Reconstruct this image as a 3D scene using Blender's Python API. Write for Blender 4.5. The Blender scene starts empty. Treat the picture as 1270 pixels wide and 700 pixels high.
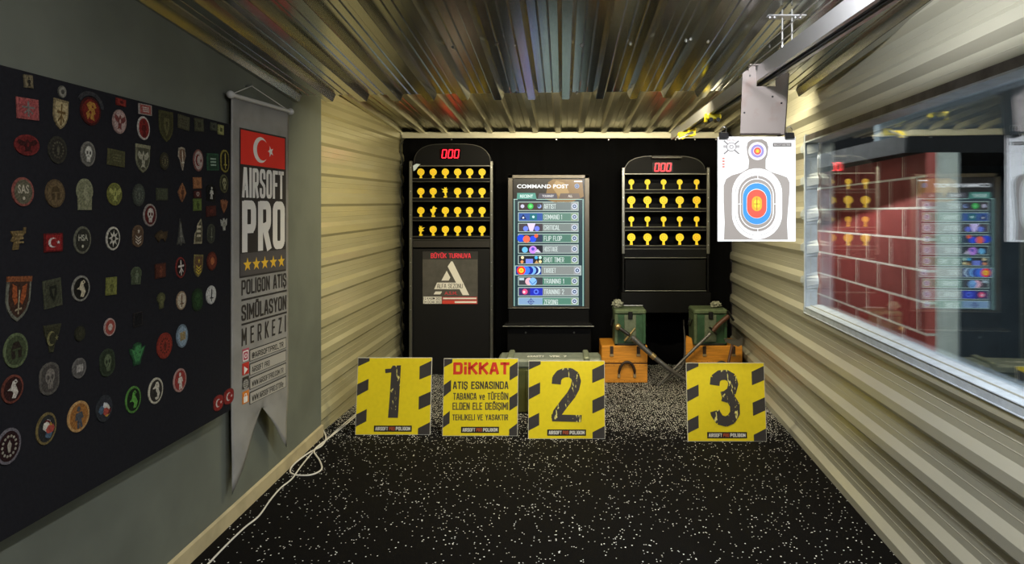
import bpy, bmesh, math, random
from mathutils import Vector, Matrix
random.seed(7)
F = 800.0; CX = 698.0; CY = 265.0; H = 1.5      # camera: 1270x700 frame, level, height 1.5 m
scene = bpy.context.scene
col = scene.collection

# ------------------------------------------------------------------ materials
def c(h):
    h = h.lstrip('#'); out = []
    for i in (0, 2, 4):
        v = int(h[i:i+2], 16) / 255
        out.append(v / 12.92 if v <= .04045 else ((v + .055) / 1.055) ** 2.4)
    return (out[0], out[1], out[2], 1)
_m = {}
def mat(name, color, rough=.6, metal=0, emit=0, noise=0, nscale=20, bump=0, spec=.5, color2=None, lo=.4, hi=.65, coords='Object', stretch=None):
    if name in _m: return _m[name]
    m = bpy.data.materials.new(name); m.use_nodes = True; _m[name] = m
    nt = m.node_tree; b = nt.nodes['Principled BSDF']
    col_ = c(color)
    b.inputs['Base Color'].default_value = col_
    b.inputs['Roughness'].default_value = rough
    b.inputs['Metallic'].default_value = metal
    b.inputs['Specular IOR Level'].default_value = spec
    if emit:
        b.inputs['Emission Color'].default_value = col_
        b.inputs['Emission Strength'].default_value = emit; b.inputs['Base Color'].default_value = (.004, .004, .005, 1); b.inputs['Roughness'].default_value = .25
    if noise or bump or color2:
        tc = nt.nodes.new('ShaderNodeTexCoord'); n = nt.nodes.new('ShaderNodeTexNoise')
        n.inputs['Scale'].default_value = nscale; n.inputs['Detail'].default_value = 4
        if stretch:
            mp = nt.nodes.new('ShaderNodeMapping'); mp.inputs['Scale'].default_value = stretch
            nt.links.new(tc.outputs[coords], mp.inputs['Vector']); nt.links.new(mp.outputs[0], n.inputs['Vector'])
        else:
            nt.links.new(tc.outputs[coords], n.inputs['Vector'])
        if noise or color2:
            r = nt.nodes.new('ShaderNodeValToRGB')
            r.color_ramp.elements[0].position = lo; r.color_ramp.elements[1].position = hi
            c2 = c(color2) if color2 else tuple(x * (1 - noise) for x in col_[:3]) + (1,)
            r.color_ramp.elements[0].color = col_; r.color_ramp.elements[1].color = c2
            nt.links.new(n.outputs['Fac'], r.inputs['Fac']); nt.links.new(r.outputs['Color'], b.inputs['Base Color'])
        if bump:
            bp = nt.nodes.new('ShaderNodeBump'); bp.inputs['Strength'].default_value = bump; bp.inputs['Distance'].default_value = .01
            nt.links.new(n.outputs['Fac'], bp.inputs['Height']); nt.links.new(bp.outputs[0], b.inputs['Normal'])
    return m
def flat(h, emit=0):      # printed ink / lit pixels
    return mat(('lit_' if emit else 'ink_') + h.lstrip('#') + (str(emit) if emit else ''), h, .55, 0, emit)
def thread(h):            # embroidery
    r, g, b = [int(h.lstrip('#')[i:i+2], 16) for i in (0, 2, 4)]; L_ = .3*r+.55*g+.15*b
    k = '#%02x%02x%02x' % tuple(int((x*.84+L_*.16)*.93) for x in (r, g, b))      # faded thread
    return mat('thread_' + h.lstrip('#'), k, .9, 0, 0, .5, 170, .5, .2)

# ------------------------------------------------------------------ frames
class Frame:
    def __init__(s, o, U, V):
        s.o = Vector(o); s.U = Vector(U).normalized(); s.V = Vector(V).normalized(); s.N = s.U.cross(s.V).normalized()
    def p(s, u, v, n=0): return s.o + s.U * u + s.V * v + s.N * n
    def uv(s, px, py):
        d = Vector(((px - CX) / F, 1, -(py - CY) / F)); o = Vector((0, 0, H))
        t = (s.o - o).dot(s.N) / d.dot(s.N); q = o + d * t - s.o
        return (q.dot(s.U), q.dot(s.V))
    def uvs(s, pts): return [s.uv(*p) for p in pts]
def front(Y): return Frame((0, Y, 0), (1, 0, 0), (0, 0, 1))
def side(a, b): return Frame((a, 0, 0), (b, 1, 0), (0, 0, 1))    # plane X = a + b Y seen from +X

_txt = {}
def text_geo(s, bold=0.0):
    k = (s, bold)
    if k in _txt: return _txt[k]
    cu = bpy.data.curves.new('t', 'FONT'); cu.body = s; cu.offset = bold; cu.resolution_u = 3
    o = bpy.data.objects.new('t', cu); col.objects.link(o)
    dg = bpy.context.evaluated_depsgraph_get(); dg.update()
    me = bpy.data.meshes.new_from_object(o.evaluated_get(dg))
    vs = [(v.co.x, v.co.y) for v in me.vertices]; fs = [tuple(p.vertices) for p in me.polygons]
    bpy.data.objects.remove(o); bpy.data.curves.remove(cu); bpy.data.meshes.remove(me)
    if not vs: vs = [(0, 0), (1, 1)]
    x0 = min(v[0] for v in vs); x1 = max(v[0] for v in vs); y0 = min(v[1] for v in vs); y1 = max(v[1] for v in vs)
    vs = [((x - x0) / max(1e-6, x1 - x0), (y - y0) / max(1e-6, y1 - y0)) for x, y in vs]
    _txt[k] = (vs, fs); return _txt[k]

class MB:
    def __init__(s): s.v = []; s.f = []; s.mi = []; s.mats = []; s.smooth = []
    def m(s, mt):
        if mt not in s.mats: s.mats.append(mt)
        return s.mats.index(mt)
    def face(s, pts, mt, sm=False):
        n = len(s.v); s.v += [Vector(p) for p in pts]; s.f.append(tuple(range(n, n + len(pts)))); s.mi.append(s.m(mt)); s.smooth.append(sm); return s
    def idx(s, vs, fs, mt, sm=False):
        n = len(s.v); s.v += [Vector(p) for p in vs]
        for f in fs: s.f.append(tuple(i + n for i in f)); s.mi.append(s.m(mt)); s.smooth.append(sm)
        return s
    def box(s, a, b, mt):
        x0, y0, z0 = [min(a[i], b[i]) for i in range(3)]; x1, y1, z1 = [max(a[i], b[i]) for i in range(3)]
        vs = [(x0,y0,z0),(x1,y0,z0),(x1,y1,z0),(x0,y1,z0),(x0,y0,z1),(x1,y0,z1),(x1,y1,z1),(x0,y1,z1)]
        return s.idx(vs, [(0,3,2,1),(4,5,6,7),(0,1,5,4),(1,2,6,5),(2,3,7,6),(3,0,4,7)], mt)
    def bbox(s, a, b, mt, r=.006):      # box with chamfered vertical and horizontal edges
        x0, y0, z0 = [min(a[i], b[i]) for i in range(3)]; x1, y1, z1 = [max(a[i], b[i]) for i in range(3)]
        r = min(r, (x1-x0)/3, (y1-y0)/3, (z1-z0)/3)
        def ring(z, q): return [(x0+r,y0+q,z),(x1-r,y0+q,z),(x1-q,y0+r,z),(x1-q,y1-r,z),(x1-r,y1-q,z),(x0+r,y1-q,z),(x0+q,y1-r,z),(x0+q,y0+r,z)]
        R = [ring(z0, r), ring(z0+r, 0), ring(z1-r, 0), ring(z1, r)]
        vs = [p for q in R for p in q]; fs = [tuple(reversed(range(8))), tuple(range(24, 32))]
        for k in range(3):
            for i in range(8): j = (i+1) % 8; fs.append((k*8+i, k*8+j, k*8+8+j, k*8+8+i))
        return s.idx(vs, fs, mt)
    def slab(s, fr, u0, v0, u1, v1, n0, n1, mt): return s.prism(fr, [(u0,v0),(u1,v0),(u1,v1),(u0,v1)], n0, n1, mt)
    def prism(s, fr, pts, n0, n1, mt, sm=False):
        a = sum(pts[i][0]*pts[(i+1)%len(pts)][1]-pts[(i+1)%len(pts)][0]*pts[i][1] for i in range(len(pts)))
        if a < 0: pts = pts[::-1]
        k = len(pts); lo, hi = min(n0,n1), max(n0,n1)
        vs = [fr.p(u,v,hi) for u,v in pts] + [fr.p(u,v,lo) for u,v in pts]
        fs = [tuple(range(k)), tuple(reversed(range(k, 2*k)))] + [(i, i+k, (i+1)%k+k, (i+1)%k) for i in range(k)]
        return s.idx(vs, fs, mt, False)
    def flat(s, fr, pts, n, mt):
        a = sum(pts[i][0]*pts[(i+1)%len(pts)][1]-pts[(i+1)%len(pts)][0]*pts[i][1] for i in range(len(pts)))
        if a < 0: pts = pts[::-1]
        return s.face([fr.p(u,v,n) for u,v in pts], mt)
    def rect(s, fr, u0, v0, u1, v1, n, mt): return s.flat(fr, [(u0,v0),(u1,v0),(u1,v1),(u0,v1)], n, mt)
    def text(s, fr, t, u0, v0, u1, v1, n, mt, bold=0.0, slant=0):
        vs, fs = text_geo(t, bold)
        u0, u1 = min(u0,u1), max(u0,u1); v0, v1 = min(v0,v1), max(v0,v1)
        return s.idx([fr.p(u0+(u1-u0)*x + slant*(v1-v0)*y, v0+(v1-v0)*y, n) for x, y in vs], fs, mt)
    def stroke(s, fr, pts, w, n, mt, thick=0):
        for i in range(len(pts)-1):
            a, b = Vector(pts[i]), Vector(pts[i+1]); d = (b-a); L = d.length
            if L < 1e-7: continue
            d /= L; q = Vector((-d.y, d.x)) * w/2; e = d * (w*.12)
            P = [tuple(a-q-e), tuple(b-q+e), tuple(b+q+e), tuple(a+q-e)]
            if thick: s.prism(fr, P, n, n+thick, mt)
            else: s.flat(fr, P, n + i*1e-5, mt)
        return s
    def tube(s, path, r, mt, n=8, cap=True):
        P = [Vector(p) for p in path]; k = len(P); rs = r if isinstance(r, (list, tuple)) else [r]*k
        vs = []; up = None
        for i in range(k):
            t = (P[min(i+1,k-1)] - P[max(i-1,0)]).normalized()
            if up is None:
                up = t.orthogonal().normalized()
            else:
                up = (up - t*up.dot(t)); up = up.normalized() if up.length > 1e-5 else t.orthogonal().normalized()
            w = t.cross(up)
            for j in range(n):
                a = 2*math.pi*j/n; vs.append(P[i] + (up*math.cos(a) + w*math.sin(a))*rs[i])
        fs = [(i*n+j, i*n+(j+1)%n, (i+1)*n+(j+1)%n, (i+1)*n+j) for i in range(k-1) for j in range(n)]
        s.idx(vs, fs, mt, True)
        if cap:
            s.face([vs[j] for j in reversed(range(n))], mt); s.face([vs[(k-1)*n+j] for j in range(n)], mt)
        return s
    def ball(s, ctr, r, mt, seg=12, ring=8, jitter=0):
        ctr = Vector(ctr); r = Vector(r) if not isinstance(r, (int, float)) else Vector((r, r, r)); vs = []
        for i in range(ring+1):
            th = math.pi*i/ring
            for j in range(seg):
                a = 2*math.pi*j/seg; q = 1 + random.uniform(-jitter, jitter) if 0 < i < ring else 1
                vs.append(ctr + Vector((r.x*math.sin(th)*math.cos(a)*q, r.y*math.sin(th)*math.sin(a)*q, r.z*math.cos(th)*q)))
        fs = [(i*seg+j, (i+1)*seg+j, (i+1)*seg+(j+1)%seg, i*seg+(j+1)%seg) for i in range(ring) for j in range(seg)]
        return s.idx(vs, fs, mt, not jitter)
    def build(s, name, parent=None, loc=None, weld=False):
        o_ = origin(parent) if parent else Vector(loc or (0, 0, 0))
        me = bpy.data.meshes.new(name); me.from_pydata([tuple(v - o_) for v in s.v], [], s.f)
        for mt in s.mats: me.materials.append(mt)
        me.polygons.foreach_set('material_index', s.mi); me.polygons.foreach_set('use_smooth', s.smooth)
        if weld:
            b = bmesh.new(); b.from_mesh(me); bmesh.ops.remove_doubles(b, verts=b.verts, dist=2e-4); bmesh.ops.recalc_face_normals(b, faces=b.faces); b.to_mesh(me); b.free()
        me.update()
        o = bpy.data.objects.new(name, me); col.objects.link(o)
        if parent: o.parent = parent
        else: o.location = o_
        return o
def origin(o):
    v = Vector((0, 0, 0))
    while o: v += o.location; o = o.parent
    return v
def thing(name, label, cat, loc, group=None):
    o = bpy.data.objects.new(name, None); o.empty_display_size = .1; col.objects.link(o); o.location = loc
    return tag(o, label, cat, group)
def tag(o, label, cat, group=None):
    o['label'] = label; o['category'] = cat
    if group: o['group'] = group
    return o
def struct(o): o['kind'] = 'structure'; return o
def ell(cx, cy, rx, ry, n=28, a0=0, a1=2*math.pi): 
    full = abs(a1-a0-2*math.pi) < 1e-6
    return [(cx+rx*math.cos(a0+(a1-a0)*i/(n if full else n-1)), cy+ry*math.sin(a0+(a1-a0)*i/(n if full else n-1))) for i in range(n)]
def star(cx, cy, r, n=5, q=.4, rot=math.pi/2): return [(cx+(r if i%2==0 else r*q)*math.cos(rot+math.pi*i/n), cy+(r if i%2==0 else r*q)*math.sin(rot+math.pi*i/n)) for i in range(2*n)]
def stadium(cx, cy, w, h, n=12):
    r = w/2; d = max(0, h/2 - r)
    return ell(cx, cy+d, r, r, n, 0, math.pi) + ell(cx, cy-d, r, r, n, math.pi, 2*math.pi)
def rrect(x0, y0, x1, y1, r, n=4):
    x0, x1 = min(x0,x1), max(x0,x1); y0, y1 = min(y0,y1), max(y0,y1)
    return ell(x1-r,y1-r,r,r,n,0,math.pi/2)+ell(x0+r,y1-r,r,r,n,math.pi/2,math.pi)+ell(x0+r,y0+r,r,r,n,math.pi,1.5*math.pi)+ell(x1-r,y0+r,r,r,n,1.5*math.pi,2*math.pi)

# ------------------------------------------------------------------ camera
cam = bpy.data.cameras.new('camera'); co = bpy.data.objects.new('camera', cam); col.objects.link(co)
co.location = (0, 0, H); co.rotation_euler = (math.pi/2, 0, 0)
cam.lens = 36*F/1270; cam.sensor_width = 36; cam.shift_x = -(CX-635)/1270; cam.shift_y = -(350-CY)/1270; cam.clip_start = .05
scene.camera = co

# ------------------------------------------------------------------ shared materials
GALV = mat('galvanised_sheet', '#bcbdb8', .2, .92, 0, .2, 3, 0, .5, None, .35, .75, 'Object', (1, .3, 1))
GALV2 = mat('galvanised_sheet_far', '#c6c1a6', .3, .8, 0, .15, 4)
CREAM = mat('cream_coated_sheet', '#b3b1a0', .28, .15, 0, .12, 5, 0, .6, None, .3, .8, 'Object', (.4, .4, 2))
CREAM2 = mat('cream_coated_sheet_warm_lit', '#bdb58c', .25, .2, 0, .12, 5, 0, .6, None, .3, .8, 'Object', (.4, .4, 2))  # same sheet as the right wall, rear lamp's warm light mixed into its colour
PLASTER = mat('grey_plaster', '#65695e', .85, 0, 0, .22, 2.2, .12)
BLACKCLOTH = mat('black_curtain_cloth', '#08080a', .95, 0, 0, 0, 8, .1, .1)
BLK = mat('black_powder_coat', '#050506', .55, .0, 0, 0, 60, .02, .15)
BLK2 = mat('black_board', '#080707', .5, 0, 0, 0, 20, 0, .3)
ALU = mat('aluminium_edge', '#7b7b76', .35, .9)
STEEL = mat('bright_steel', '#c8c8c8', .3, 1)
DARKMETAL = mat('dark_metal', '#2c2c2d', .4, .8)

# ------------------------------------------------------------------ floor
def floor_material():
    m = bpy.data.materials.new('speckled_rubber'); m.use_nodes = True; nt = m.node_tree; b = nt.nodes['Principled BSDF']
    N = nt.nodes.new; L = nt.links.new
    tc = N('ShaderNodeTexCoord'); sp = N('ShaderNodeSeparateXYZ'); L(tc.outputs['Object'], sp.inputs[0])
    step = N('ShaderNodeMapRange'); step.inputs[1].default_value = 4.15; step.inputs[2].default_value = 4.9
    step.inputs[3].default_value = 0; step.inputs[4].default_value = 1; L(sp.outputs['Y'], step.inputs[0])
    masks = []
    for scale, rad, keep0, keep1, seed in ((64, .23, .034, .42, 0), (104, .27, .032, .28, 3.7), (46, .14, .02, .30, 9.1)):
        mp = N('ShaderNodeMapping'); mp.inputs['Location'].default_value = (seed, seed*1.3, 0); L(tc.outputs['Object'], mp.inputs[0])
        v = N('ShaderNodeTexVoronoi'); v.voronoi_dimensions = '2D'; v.inputs['Scale'].default_value = scale; L(mp.outputs[0], v.inputs['Vector'])
        lt = N('ShaderNodeMath'); lt.operation = 'LESS_THAN'; lt.inputs[1].default_value = rad; L(v.outputs['Distance'], lt.inputs[0])
        s = N('ShaderNodeSeparateColor'); L(v.outputs['Color'], s.inputs[0])
        n = N('ShaderNodeTexNoise'); n.inputs['Scale'].default_value = 3.2; L(mp.outputs[0], n.inputs['Vector'])
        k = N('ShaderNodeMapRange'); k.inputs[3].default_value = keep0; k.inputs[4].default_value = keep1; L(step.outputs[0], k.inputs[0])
        k2 = N('ShaderNodeMath'); k2.operation = 'MULTIPLY'; L(k.outputs[0], k2.inputs[0])
        k3 = N('ShaderNodeMapRange'); k3.inputs[1].default_value = .3; k3.inputs[2].default_value = .7; k3.inputs[3].default_value = .35; k3.inputs[4].default_value = 1.7; L(n.outputs['Fac'], k3.inputs[0])
        L(k3.outputs[0], k2.inputs[1])
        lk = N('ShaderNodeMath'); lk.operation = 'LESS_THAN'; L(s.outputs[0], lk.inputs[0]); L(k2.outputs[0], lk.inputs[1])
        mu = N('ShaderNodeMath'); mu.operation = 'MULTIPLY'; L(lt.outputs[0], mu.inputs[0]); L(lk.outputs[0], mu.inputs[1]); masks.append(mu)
    a = masks[0]
    for q in masks[1:]:
        mx = N('ShaderNodeMath'); mx.operation = 'MAXIMUM'; L(a.outputs[0], mx.inputs[0]); L(q.outputs[0], mx.inputs[1]); a = mx
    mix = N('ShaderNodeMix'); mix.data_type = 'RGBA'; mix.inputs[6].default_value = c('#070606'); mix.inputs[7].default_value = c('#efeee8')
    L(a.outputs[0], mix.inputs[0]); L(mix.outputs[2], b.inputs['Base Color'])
    b.inputs['Roughness'].default_value = .8; b.inputs['Specular IOR Level'].default_value = .12
    g = N('ShaderNodeTexNoise'); g.inputs['Scale'].default_value = 220; L(tc.outputs['Object'], g.inputs['Vector'])
    bp = N('ShaderNodeBump'); bp.inputs['Strength'].default_value = .35; bp.inputs['Distance'].default_value = .004; L(g.outputs['Fac'], bp.inputs['Height']); L(bp.outputs[0], b.inputs['Normal'])
    return m
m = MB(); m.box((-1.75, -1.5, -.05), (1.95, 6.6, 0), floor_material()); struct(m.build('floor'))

# ------------------------------------------------------------------ walls
WLa, WLb = -1.575, -.0125
def xl(Y): return WLa + WLb*Y
m = MB()
m.idx([(xl(-1.5),-1.5,0),(xl(4.35),4.35,0),(xl(4.35),4.35,2.75),(xl(-1.5),-1.5,2.75),(-1.85,-1.5,0),(-1.85,4.35,0),(-1.85,4.35,2.75),(-1.85,-1.5,2.75)],
      [(0,1,2,3),(5,4,7,6),(1,5,6,2),(4,0,3,7),(3,2,6,7),(0,4,5,1)], PLASTER)
struct(m.build('wall_left'))
BASE = mat('cream_skirting', '#b9ab86', .6, 0, 0, .25, 6, .05)
m = MB()
m.idx([(xl(-1.5)+.002,-1.5,0),(xl(4.35)+.002,4.35,0),(xl(4.35)+.002,4.35,.078),(xl(-1.5)+.002,-1.5,.078),
       (xl(-1.5)+.016,-1.5,0),(xl(4.35)+.016,4.35,0),(xl(4.35)+.016,4.35,.072),(xl(-1.5)+.016,-1.5,.072)],
      [(4,5,6,7),(7,6,2,3),(1,2,6,5),(0,4,7,3)], BASE)
struct(m.build('baseboard_left'))

def rib_profile(z0, z1, anchor, pitch=.21, amp=.032, up=(.034,.042,.030)):
    """(z, offset towards room); anchor = centre of the down-facing slope under which the wide pan starts"""
    pts = []; k = math.floor((z0-anchor)/pitch) - 1
    while anchor + k*pitch < z1 + pitch:
        a = anchor + k*pitch
        d, r, u = up[0]/2, up[1], up[2]
        pts += [(a-d, 0), (a+d, amp), (a+d+r, amp), (a+d+r+u, 0)]
        p0 = a+d+r+u; p1 = a+pitch-d; w = p1-p0
        for q in (.33, .67): pts += [(p0+w*q-.003, 0), (p0+w*q, .0016), (p0+w*q+.003, 0)]
        k += 1
    pts.sort()
    def off(z):
        for i in range(len(pts)-1):
            if pts[i][0] <= z <= pts[i+1][0]:
                t = (z-pts[i][0])/max(1e-9, pts[i+1][0]-pts[i][0]); return pts[i][1]*(1-t)+pts[i+1][1]*t
        return 0
    return pts, off
# cream corrugated wall on the left behind the grey wall
pts, off = rib_profile(0, 2.6, .19-.105, .21, .016, (.02,.05,.03))
zs = sorted({0, 2.6} | {p[0] for p in pts if 0 < p[0] < 2.6})
m = MB(); ya, yb = 4.352, 6.45
for i in range(len(zs)-1):
    z0, z1 = zs[i], zs[i+1]; r0, r1 = .0375*0, .03
    q = []
    for (y, z) in ((ya, z0), (yb, z0), (yb, z1), (ya, z1)):
        X = -1.655 + (y-ya)*.030; zz = z + (y-ya)*.018*(1 if 0 < z < 2.6 else 0)
        q.append((X + off(z), y, zz))
    m.face(q, CREAM2)
w = m.build('wall_rear_left'); struct(w)
md = w.modifiers.new('sheet', 'SOLIDIFY'); md.thickness = .002; md.offset = -1
# stepped steel closer strip at the far end of that wall
m = MB(); y0, y1 = 6.27, 6.33
for i in range(len(zs)-1):
    z0, z1 = zs[i], zs[i+1]
    X = -1.655+(6.3-ya)*.03+.012
    m.face([(X+off(z0)*.9, y0, z0), (X+off(z0)*.9, y1, z0), (X+off(z1)*.9, y1, z1), (X+off(z1)*.9, y0, z1)], mat('dull_zinc', '#77766a', .4, .7))
w = m.build('trim_1'); struct(w); md = w.modifiers.new('sheet', 'SOLIDIFY'); md.thickness = .004; md.offset = 1

# right corrugated wall with the window opening
WRa, WRb = 1.33, .056
def xr(Y): return WRa + WRb*Y
ZA, ZB, YW0, YW1 = .925, 1.957, .6, 4.05
ptsr, offr = rib_profile(0, 2.6, .824)
zs = sorted({0, 2.6, ZA, ZB} | {p[0] for p in ptsr if 0 < p[0] < 2.6})
m = MB()
for i in range(len(zs)-1):
    z0, z1 = zs[i], zs[i+1]; hole = z0 >= ZA-1e-6 and z1 <= ZB+1e-6
    for (a, b) in (((-1.5, YW0), (YW1, 6.45)) if hole else ((-1.5, 6.45),)):
        m.face([(xr(b)-offr(z0), b, z0), (xr(a)-offr(z0), a, z0), (xr(a)-offr(z1), a, z1), (xr(b)-offr(z1), b, z1)], CREAM)
w = m.build('wall_right'); struct(w)
md = w.modifiers.new('sheet', 'SOLIDIFY'); md.thickness = .002; md.offset = -1

# ------------------------------------------------------------------ ceiling
def zc(X, Y): return 2.176 + .087*(3.9-Y) + .011*(X+1.6)
def ceil_profile(x0, x1, anchor, pitch, amp=.042):
    pts = []; k = math.floor((x0-anchor)/pitch)-1
    while anchor+k*pitch < x1+pitch:
        a = anchor+k*pitch; h = .021
        pts += [(a-h-.017, amp), (a-h, 0), (a+h, 0), (a+h+.017, amp)]
        p0 = a+h+.017; p1 = a+pitch-h-.017; w_ = p1-p0
        for q in (.33, .67): pts += [(p0+w_*q-.004, amp), (p0+w_*q, amp-.0035), (p0+w_*q+.004, amp)]
        k += 1
    pts = sorted(p for p in pts if x0 <= p[0] <= x1)
    return [(x0, amp)] + pts + [(x1, amp)]
m = MB(); pr = ceil_profile(-1.66, 1.56, (408-CX)/F*3.9, .2045)
for i in range(len(pr)-1):
    (xa, ha), (xb, hb) = pr[i], pr[i+1]
    ys = [-1.5, -.5, .5, 1.5, 2.5, 3.2, 3.9]
    for j in range(len(ys)-1):
        m.face([(xa, ys[j], zc(xa,ys[j])+ha), (xa, ys[j+1], zc(xa,ys[j+1])+ha), (xb, ys[j+1], zc(xb,ys[j+1])+hb), (xb, ys[j], zc(xb,ys[j])+hb)], GALV)
ceil = m.build('ceiling'); struct(ceil)
md = ceil.modifiers.new('sheet', 'SOLIDIFY'); md.thickness = .003; md.offset = 1
def zc2(Y): return 2.405 - .047*(Y-3.9)
m = MB(); pr = ceil_profile(-1.72, 1.74, -1.60, .222)
for i in range(len(pr)-1):
    (xa, ha), (xb, hb) = pr[i], pr[i+1]
    m.face([(xa, 3.3, zc2(3.3)+ha), (xa, 6.5, zc2(6.5)+ha), (xb, 6.5, zc2(6.5)+hb), (xb, 3.3, zc2(3.3)+hb)], GALV2)
m.face([(-1.72, 3.3, zc(0, 3.3)+.05), (-1.72, 3.3, 2.5), (1.6, 3.3, 2.5), (1.6, 3.3, zc(0, 3.3)+.06)], BLK2)  # unseen riser added to stop light leaking in between the two ceiling sheets
ceil2 = m.build('ceiling_rear'); struct(ceil2)
md = ceil2.modifiers.new('sheet', 'SOLIDIFY'); md.thickness = .003; md.offset = 1
def screw(parent, x, y, z):
    s = MB(); s.tube([(x, y, z+.001), (x, y, z-.003)], .009, STEEL, 10); s.tube([(x, y, z-.003), (x, y, z-.009)], .0055, STEEL, 6); s.build('screw', parent)
for (px, py) in ((616,4+50),(641,56),(721,56),(782,54),(851,50),(878,51),(562,58),(715,115),(771,111),(827,109),(874,108),(955,57),(1083,46),(640,115)):
    # land each screw on the pan above the ray
    k = (px-CX)/F; s_ = -(py-CY)/F; Y = (1.5-2.176-.087*3.9-.011*1.6-.04)/(-(s_) - .087 + .011*k); X = k*Y
    screw(ceil, X, Y, zc(X, Y)+.04)
# wall angle between back curtain and the rear ceiling
m = MB(); m.box((-1.62, 6.30, 2.238), (1.62, 6.335, 2.256), mat('white_angle', '#c9c6b4', .4, .3)); m.box((-1.62, 6.325, 2.256), (1.62, 6.335, 2.30), mat('white_angle', '#c9c6b4')); struct(m.build('trim_2'))
# back wall and the wall behind the camera
m = MB(); m.box((-1.9, 6.46, 0), (2.0, 6.56, 2.7), BLK2); struct(m.build('wall_back'))
m = MB(); m.box((-1.9, -1.6, 0), (1.6, -1.5, 2.9), mat('front_wall_plaster', '#6c6c66', .85)); struct(m.build('wall_front'))

# ------------------------------------------------------------------ window
FOIL = mat('silver_foil_tape', '#b7c1ca', .5, .1, 0, .15, 18, .3)
def glass():
    m = bpy.data.materials.new('tinted_window_glass'); m.use_nodes = True; nt = m.node_tree; nt.nodes.clear(); N = nt.nodes.new; L = nt.links.new
    o = N('ShaderNodeOutputMaterial'); mx = N('ShaderNodeMixShader'); t = N('ShaderNodeBsdfTransparent'); g = N('ShaderNodeBsdfGlossy')
    t.inputs[0].default_value = (.93, .96, .96, 1); g.inputs['Roughness'].default_value = .004; g.inputs[0].default_value = (.95, .97, 1, 1)
    lw = N('ShaderNodeLayerWeight'); lw.inputs['Blend'].default_value = .2
    mr = N('ShaderNodeMapRange'); mr.inputs[3].default_value = .08; mr.inputs[4].default_value = .75
    L(lw.outputs['Fresnel'], mr.inputs[0]); L(mr.outputs[0], mx.inputs[0]); L(t.outputs[0], mx.inputs[1]); L(g.outputs[0], mx.inputs[2]); L(mx.outputs[0], o.inputs[0])
    return m
win = thing('window_1', '', '', (xr(2.3), 2.3, ZA)); del win['label']; del win['category']; struct(win)
FR = Frame((WRa, 0, 0), (-WRb, -1, 0), (0, 0, 1))    # u = -Y, normal into the room
nrm = math.sqrt(1+WRb**2)
def uY(Y): return -Y*nrm
m = MB(); m.slab(FR, uY(YW1)-.02, ZA-.02, uY(YW0)+.02, ZB+.02, -.048, -.042, glass()); m.build('pane', win)
m = MB()      # sill tape: two sloping bands along the bottom
m.prism(FR, [(uY(YW1+.03), ZA-.055), (uY(YW0-.05), ZA-.055), (uY(YW0-.05), ZA-.01), (uY(YW1+.03), ZA-.01)], .030, .036, FOIL)
q = [(uY(YW1), ZA-.012, .036), (uY(YW0), ZA-.012, .036), (uY(YW0), ZA+.004, -.052), (uY(YW1), ZA+.004, -.052)]
m.face([FR.p(*p) for p in q], FOIL)
for z in (ZA-.05, ZA-.012): m.tube([FR.p(uY(YW1+.02), z, .036), FR.p(uY(YW0-.04), z, .036)], .004, FOIL, 6)
m.build('sill_tape', win)
m = MB()      # jamb tape with scalloped edges following the ribs
edgeL, edgeR = [], []
n = 60
for i in range(n+1):
    z = ZA-.03 + (ZB+.04-ZA+.03)*i/n; o_ = offr(z)/.032
    bl = max(0, min(1, o_))
    edgeL.append((uY(YW1 + .045 + .050*bl), z)); edgeR.append((uY(YW1 - .0 - .030*bl), z))
for i in range(n):
    for (a, b, n0) in ((edgeL, None, 0), (edgeR, None, 0)):
        pass
    cu = uY(YW1)
    zA_, zB_ = edgeL[i][1], edgeL[i+1][1]
    nA, nB = offr(zA_)+.003, offr(zB_)+.003
    m.face([FR.p(edgeL[i][0], zA_, nA), FR.p(cu, zA_, .037), FR.p(cu, zB_, .037), FR.p(edgeL[i+1][0], zB_, nB)], FOIL)
    m.face([FR.p(cu, zA_, .037), FR.p(edgeR[i][0], zA_, -.040), FR.p(edgeR[i+1][0], zB_, -.040), FR.p(cu, zB_, .037)], FOIL)
m.tube([FR.p(uY(YW1), ZA-.03, .036), FR.p(uY(YW1), ZB+.03, .036)], .007, FOIL, 8)
m.build('jamb_tape', win)
m = MB()      # dark rubber and foil strip along the head
m.prism(FR, [(uY(YW1+.03), ZB-.012), (uY(YW0-.05), ZB-.012), (uY(YW0-.05), ZB+.03), (uY(YW1+.03), ZB+.03)], .030, .036, mat('smeared_sealant', '#6d6a6a', .4, .5, 0, .5, 9, .3))
m.slab(FR, uY(YW1+.03), ZB-.014, uY(YW0-.05), ZB-.006, -.050, .037, FOIL)
m.build('head_strip', win)

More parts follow.
